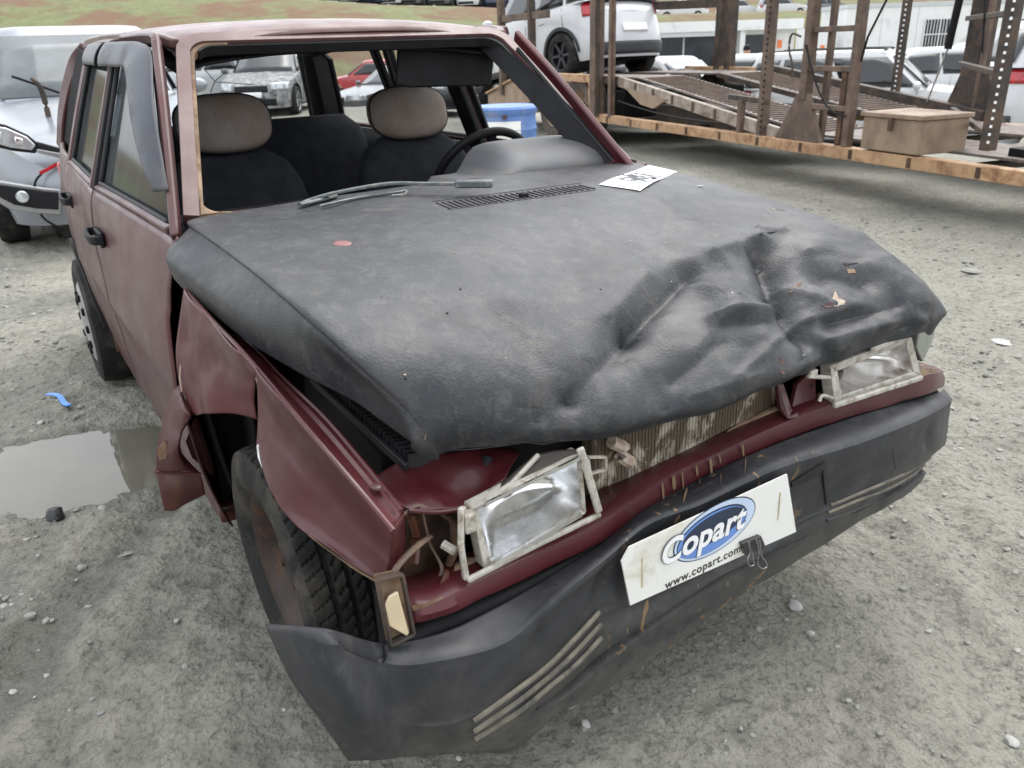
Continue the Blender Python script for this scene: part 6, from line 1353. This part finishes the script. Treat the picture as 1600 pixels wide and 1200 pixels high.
# ladder frame with triangular foot
MB().prism([tp(4.33, -.03, .45), tp(4.93, -.03, .45), tp(4.72, -.03, .85), tp(4.58, -.03, .85)], TN*.05).obj('ladder_foot', MAT['mudtan'] if False else MAT['post'], TR, bevel=.004)
LD = empty('ladder_frame'); LD.parent = TR
post(4.66, 0, .085, .80, PT, 'post', 'stile', par=LD); post(4.80, .10, .05, .45, PT, 'post', 'stile', par=LD); post(5.23, 0, .07, .45, PT, 'post', 'stile', par=LD); post(5.12, .02, .06, .45, 1.08, 'rust', 'stile', par=LD)
for z in (.75, 1.06, 1.37, 1.68): tb((4.62, 0, z), (5.25, 0, z), .045, .045, 'rung', 'post', LD)
mb = MB(); mb.tube([tp(5.28, 0, 1.12), tp(5.32, .0, 1.30), tp(5.50, 0, 1.62), tp(5.56, 0, 1.9)], .012, 6, flat=.4); mb.obj('strap', MAT['dark'], TR)
# far side posts
post(-.28, Wt, .13, .8, PT, 'post_dark'); post(-.02, Wt, .12, .8, PT, 'post_dark'); MB().prism([tp(-.62, Wt, .86), tp(-.25, Wt, 1.35), tp(-.2, Wt, .86)], TN*.04).obj('post_gusset', MAT['post_dark'], TR)
chain_post(3.30, Wt-.1, .07, .50, PT); tb((-3.4, Wt*.6, 1.86), (-.3, Wt, 1.80), .12, .12, 'upper_deck_beam', 'post_dark')
post(4.22, Wt, .19, .42, PT, 'post_dark', d_=.18); post(4.36, Wt-.08, .05, .42, PT, 'post', 'post_flange')
MB().prism([tp(3.95, Wt-.1, .42), tp(4.75, Wt-.1, .42), tp(4.45, Wt-.1, .95), tp(4.15, Wt-.1, .95)], TN*.05).obj('post_foot', MAT['post_dark'], TR, bevel=.004)
MB().tube([tp(4.02, Wt-.2, 1.15), tp(4.08, Wt-.2, 1.75)], .038, 12).obj('hydraulic_cylinder', MAT['dark'], TR); MB().tube([tp(3.86, Wt-.2, .62), tp(4.02, Wt-.2, 1.15)], .010, 8).obj('hydraulic_rod', MAT['steel'], TR)
tb((3.70, Wt-.25, .56), (4.1, Wt-.25, .44), .08, .06, 'ramp_tip', 'post')
chain_post(6.58, 0.0, .075, .55, PT); 
for z in (.66, 1.05, 1.42): tb((5.0, 1.4, z), (6.55, .0, z), .045, .04, 'brace', 'post_dark')
tb((6.45, .45, .50), (7.4, .45, .48), .16, .06, 'post_foot', 'dark')
MB().tube([tp(6.40, .0, 1.18), tp(6.34, .0, 1.6), tp(6.30, 0, 1.9)], .010, 6, flat=.4).obj('strap', MAT['dark'], TR)
# hooked pipe on the ladder stile
MB().tube(cr([tp(4.56, -.03, 1.32), tp(4.44, -.03, 1.34), tp(4.42, -.03, 1.22), tp(4.48, -.03, 1.10), tp(4.50, -.03, .98)], 18), .010, 6).obj('hooked_pipe', MAT['post_dark'], TR)
for (s0, z0, s1, z1, sag, o_) in ((4.66, 1.25, 5.23, .70, .16, -.05), (1.05, .62, 3.75, .52, .06, .08), (-2.8, 1.2, -1.53, 1.0, .12, -.03)):
    P = [tp(s0+(s1-s0)*t, o_, z0+(z1-z0)*t-sag*math.sin(math.pi*t)) for t in np.linspace(0, 1, 16)]; MB().tube(P, .009, 6).obj('hose', MAT['dark2'], TR)
for s_ in np.arange(1.0, 11.0, .62): MB().box(tp(s_, -.052, .40), (.035, .012, .075), rz=R(-11)).obj('weld_plate', MAT['rust'], TR, smooth=False)
for k in range(7): MB().box(tp(1.6+k*.42, .012, .86-(.45+k*.42)*.1236), (.03, .02, .10), rz=R(-11)).obj('ramp_bracket', MAT['post'], TR, smooth=False)
# toolbox standing on the side rail
TB = empty('toolbox', (0, 0, 0), 0, 'brown painted steel toolbox standing on the trailer side rail', 'toolbox')
a_ = [tp(5.45, -.06, .462), tp(6.04, -.06, .462), tp(6.04, .42, .462), tp(5.45, .42, .462)]
MB().prism(a_, UPZ*.250).obj('case', MAT['toolbox'], TB, bevel=.008)
a_ = [tp(5.43, -.08, .714), tp(6.06, -.08, .714), tp(6.06, .44, .714), tp(5.43, .44, .714)]
MB().prism(a_, UPZ*.035).obj('lid', MAT['toolbox'], TB, bevel=.006)
MB().box(tp(5.76, -.085, .67), (.035, .02, .10), rz=R(-11)).obj('latch', MAT['rust'], TB, bevel=.004)
# barrel
bp = spot(803, 7.9, 0); BR = empty('barrel', (0, 0, 0), 0, 'blue plastic barrel with a big white label seen past the steering wheel', 'barrel')
MB().lathe([(0, .02), (.27, .0), (.285, .03), (.29, .28), (.297, .30), (.29, .32), (.29, .60), (.297, .62), (.29, .64), (.285, .74), (.30, .76), (.305, .80), (.29, .82), (0, .81)], bp, UPZ, 48).obj('drum', MAT['barrel'], BR, angle=30)
aa = math.atan2(CAM[1]-bp[1], CAM[0]-bp[0]); G = np.array([[bp+V(.294*math.cos(t), .294*math.sin(t), z) for z in np.linspace(.10, .70, 6)] for t in np.linspace(aa-.95, aa+.50, 20)]); MB().grid(G).obj('label', MAT['barrel_label'], BR, solid=.004)
MB().box(bp+V(.305*math.cos(aa), .305*math.sin(aa), .74), (.03, .03, .03)).obj('bung', MAT['rust'], BR)
# ---------------------------------------------------------------- buildings
def zp(px, D, z): return spot(px, D, z)
CAB = empty('white_cabin', (0, 0, 0), 0, 'white container cabin with a barred window behind the parked cars', 'cabin')
A0 = hit(1325, 8, (0, 0, 2.15), (0, 0, 1)); A1 = hit(1640, -3, (0, 0, 2.15), (0, 0, 1)); wdir = A1-A0; wl = np.linalg.norm(wdir); wdir /= wl; back = np.cross(UPZ, wdir); back = back if np.dot(back, F2) > 0 else -back
g0 = -.6
def cab(u, h_, o_=0): return A0+wdir*u+back*o_+V(0, 0, h_-2.15)
MB().hexa([cab(0, g0), cab(wl*1.4, g0), cab(wl*1.4, g0, 2.4), cab(0, g0, 2.4)], [cab(0, 2.05), cab(wl*1.4, 2.05), cab(wl*1.4, 2.05, 2.4), cab(0, 2.05, 2.4)]).obj('wall', MAT['wall_white'], CAB, smooth=False)
MB().hexa([cab(-.03, 2.05, -.03), cab(wl*1.4+.03, 2.05, -.03), cab(wl*1.4+.03, 2.05, 2.43), cab(-.03, 2.05, 2.43)], [cab(-.03, 2.17, -.03), cab(wl*1.4+.03, 2.17, -.03), cab(wl*1.4+.03, 2.17, 2.43), cab(-.03, 2.17, 2.43)]).obj('roof_edge', MAT['wall_band'], CAB, smooth=False)
def onwall(px, py): p = hit(px, py, A0, back); d = p-A0; return float(np.dot(d, wdir)), float(p[2])
u0, z1 = onwall(1446, 30); u1, z0 = onwall(1490, 76); u1 = onwall(1494, 30)[0]; u0 = onwall(1443, 50)[0]
WN = empty('window'); WN.parent = CAB
MB().hexa([cab(u0, z0, -.012), cab(u1, z0, -.012), cab(u1, z0, .0), cab(u0, z0, .0)], [cab(u0, z1, -.012), cab(u1, z1, -.012), cab(u1, z1, 0), cab(u0, z1, 0)]).obj('pane', MAT['dark_window'], WN, smooth=False)
for k in range(11):
    u = u0+(u1-u0)*k/10; wv = .035 if k in (0, 5, 10) else .016; MB().beam([cab(u, z0, -.03), cab(u, z1, -.03)], wv, .02, up=tuple(back)).obj('bar', MAT['wall_white'], WN, smooth=False)
for z in (z0, (z0+z1)/2, z1): MB().beam([cab(u0, z, -.032), cab(u1, z, -.032)], .02, .03).obj('frame', MAT['wall_white'], WN, smooth=False)
for k in range(1, 7): MB().beam([cab(k*1.15, g0, -.006), cab(k*1.15, 2.04, -.006)], .012, .008, up=tuple(back)).obj('panel_joint', MAT['wall_band'], CAB, smooth=False)
# office
OF = empty('site_office', (0, 0, 0), 0, 'low white site office with a long dark shop window under a white fascia', 'office')
DO = 34.0; o0 = spot(985, DO); o1 = spot(1262, DO+1.5); od = o1-o0; ol = np.linalg.norm(od); od /= ol; ob_ = np.cross(UPZ, od); ob_ = ob_ if np.dot(ob_, F2) > 0 else -ob_
off = lambda u, z, o_=0: o0+od*u+ob_*o_+V(0, 0, z)
def obox(u0, u1, z0, z1, a0, a1, nm, mt, par=OF): return MB().hexa([off(u0, z0, a0), off(u1, z0, a0), off(u1, z0, a1), off(u0, z0, a1)], [off(u0, z1, a0), off(u1, z1, a0), off(u1, z1, a1), off(u0, z1, a1)]).obj(nm, MAT[mt], par, smooth=False)
obox(0, ol, -.7, 1.55, .1, 4, 'wall', 'wall_white'); obox(-.2, ol+.1, 1.55, 1.92, -.35, 4.2, 'fascia', 'wall_white'); obox(-.2, ol*.60, 1.38, 1.55, -.30, 4.1, 'fascia_band', 'wall_band')
kpx = ol/(1262-985)
U_ = lambda px: (px-985)*kpx
for a_, b_ in ((1000, 1084), (1087, 1150), (1154, 1168), (1177, 1224)):
    obox(U_(a_), U_(b_), .2 if a_ < 1150 else -.2, 1.38, .06, .12, 'window', 'dark_window')
obox(U_(1168), U_(1176), -.6, 1.55, -.25, -.1, 'column', 'wall_white')
obox(U_(1205), U_(1213), .35, .70, .03, .06, 'notice', 'paper'); obox(U_(1235), U_(1242), .85, 1.15, .06, .10, 'notice', 'sign_orange')
NB = empty('white_kiosk', (0, 0, 0), 0, 'small white kiosk with an orange mark right of the ladder', 'kiosk')
k0 = spot(1296, 28, 0); k1 = spot(1322, 28, 0); kd = k1-k0; kb = np.cross(UPZ, kd); kb /= np.linalg.norm(kb); kb = kb if np.dot(kb, F2) > 0 else -kb
MB().hexa([k0+V(0, 0, -.6), k1+V(0, 0, -.6), k1+kb*2+V(0, 0, -.6), k0+kb*2+V(0, 0, -.6)], [k0+V(0, 0, 1.5), k1+V(0, 0, 1.5), k1+kb*2+V(0, 0, 1.5), k0+kb*2+V(0, 0, 1.5)]).obj('wall', MAT['wall_white'], NB, smooth=False)
m0 = k0+kd*.25-kb*.01; m1 = k0+kd*.5-kb*.01
MB().hexa([m0+V(0, 0, .75), m1+V(0, 0, .75), m1+kb*.008+V(0, 0, .75), m0+kb*.008+V(0, 0, .75)], [m0+V(0, 0, 1.0), m1+V(0, 0, 1.0), m1+kb*.008+V(0, 0, 1.0), m0+kb*.008+V(0, 0, 1.0)]).obj('notice', MAT['sign_orange'], NB, smooth=False)
# person in orange behind the parked white saloon
pp = spot(1187, 20.8, -.48); PE = empty('person', tuple(pp), R(-30), 'person in an orange shirt standing behind the white saloon by the office', 'person')
def skin_body(name, verts, edges, rad, m_, par):
    me = bpy.data.meshes.new(name); me.from_pydata(verts, edges, []); o = bpy.data.objects.new(name, me); COL.objects.link(o); o.parent = par
    md = o.modifiers.new('k', 'SKIN'); 
    for i, r_ in enumerate(rad): me.skin_vertices[0].data[i].radius = r_
    me.skin_vertices[0].data[0].use_root = True; s_ = o.modifiers.new('s', 'SUBSURF'); s_.levels = 1; s_.render_levels = 2; me.materials.append(m_); return o
try:
    vs = [(0, 0, .86), (0, 0, 1.08), (0, 0, 1.30), (0, 0, 1.37), (0.01, 0, 1.44), (.015, 0, 1.56), (0, .17, 1.30), (.02, .22, 1.05), (.10, .20, .84), (0, -.17, 1.30), (.02, -.22, 1.05), (.10, -.20, .84), (0, .09, .80), (.02, .10, .44), (0, .10, .06), (.10, .11, .03), (0, -.09, .80), (.02, -.10, .44), (0, -.10, .06), (.10, -.11, .03)]
    es = [(0, 1), (1, 2), (2, 3), (3, 4), (4, 5), (2, 6), (6, 7), (7, 8), (2, 9), (9, 10), (10, 11), (0, 12), (12, 13), (13, 14), (14, 15), (0, 16), (16, 17), (17, 18), (18, 19)]
    rd_ = [(.14, .10), (.13, .09), (.15, .09), (.05, .05), (.075, .085), (.07, .08), (.055, .055), (.045, .045), (.035, .035), (.055, .055), (.045, .045), (.035, .035), (.085, .085), (.06, .06), (.045, .045), (.04, .03), (.085, .085), (.06, .06), (.045, .045), (.04, .03)]
    me = bpy.data.meshes.new('body'); me.from_pydata(vs, es, []); o = bpy.data.objects.new('body', me); COL.objects.link(o); o.parent = PE; o.modifiers.new('k', 'SKIN')
    if not me.skin_vertices:
        bm = bmesh.new(); bm.from_mesh(me); bm.verts.layers.skin.verify(); bm.to_mesh(me); bm.free()
    for i, r_ in enumerate(rd_): me.skin_vertices[0].data[i].radius = r_
    s_ = o.modifiers.new('s', 'SUBSURF'); s_.levels = 2; s_.render_levels = 2; me.materials.append(MAT['skin'])
    G = np.array([[V(.115*k*math.cos(t), .165*k*math.sin(t), z) for t in np.linspace(0, 2*math.pi, 20, endpoint=False)] for z, k in ((.84, .98), (1.0, .95), (1.2, 1.05), (1.33, 1.0), (1.37, .55))]); MB().grid(G, closev=True).obj('shirt', MAT['orange_shirt'], PE)
    G = np.array([[V(-.012+.085*k*math.cos(t), .080*k*math.sin(t), z) for t in np.linspace(0, 2*math.pi, 16, endpoint=False)] for z, k in ((1.50, 1.0), (1.56, 1.05), (1.61, .8), (1.635, .2))]); MB().grid(G, closev=True).obj('hair', MAT['dark'], PE)
    G = np.array([[V(.10*k*math.cos(t), .15*k*math.sin(t), z) for t in np.linspace(0, 2*math.pi, 20, endpoint=False)] for z, k in ((.60, 1.0), (.75, 1.05), (.87, 1.0))]); MB().grid(G, closev=True).obj('shorts', MAT['dark_cloth'], PE)
except Exception as e_: print('person', e_)
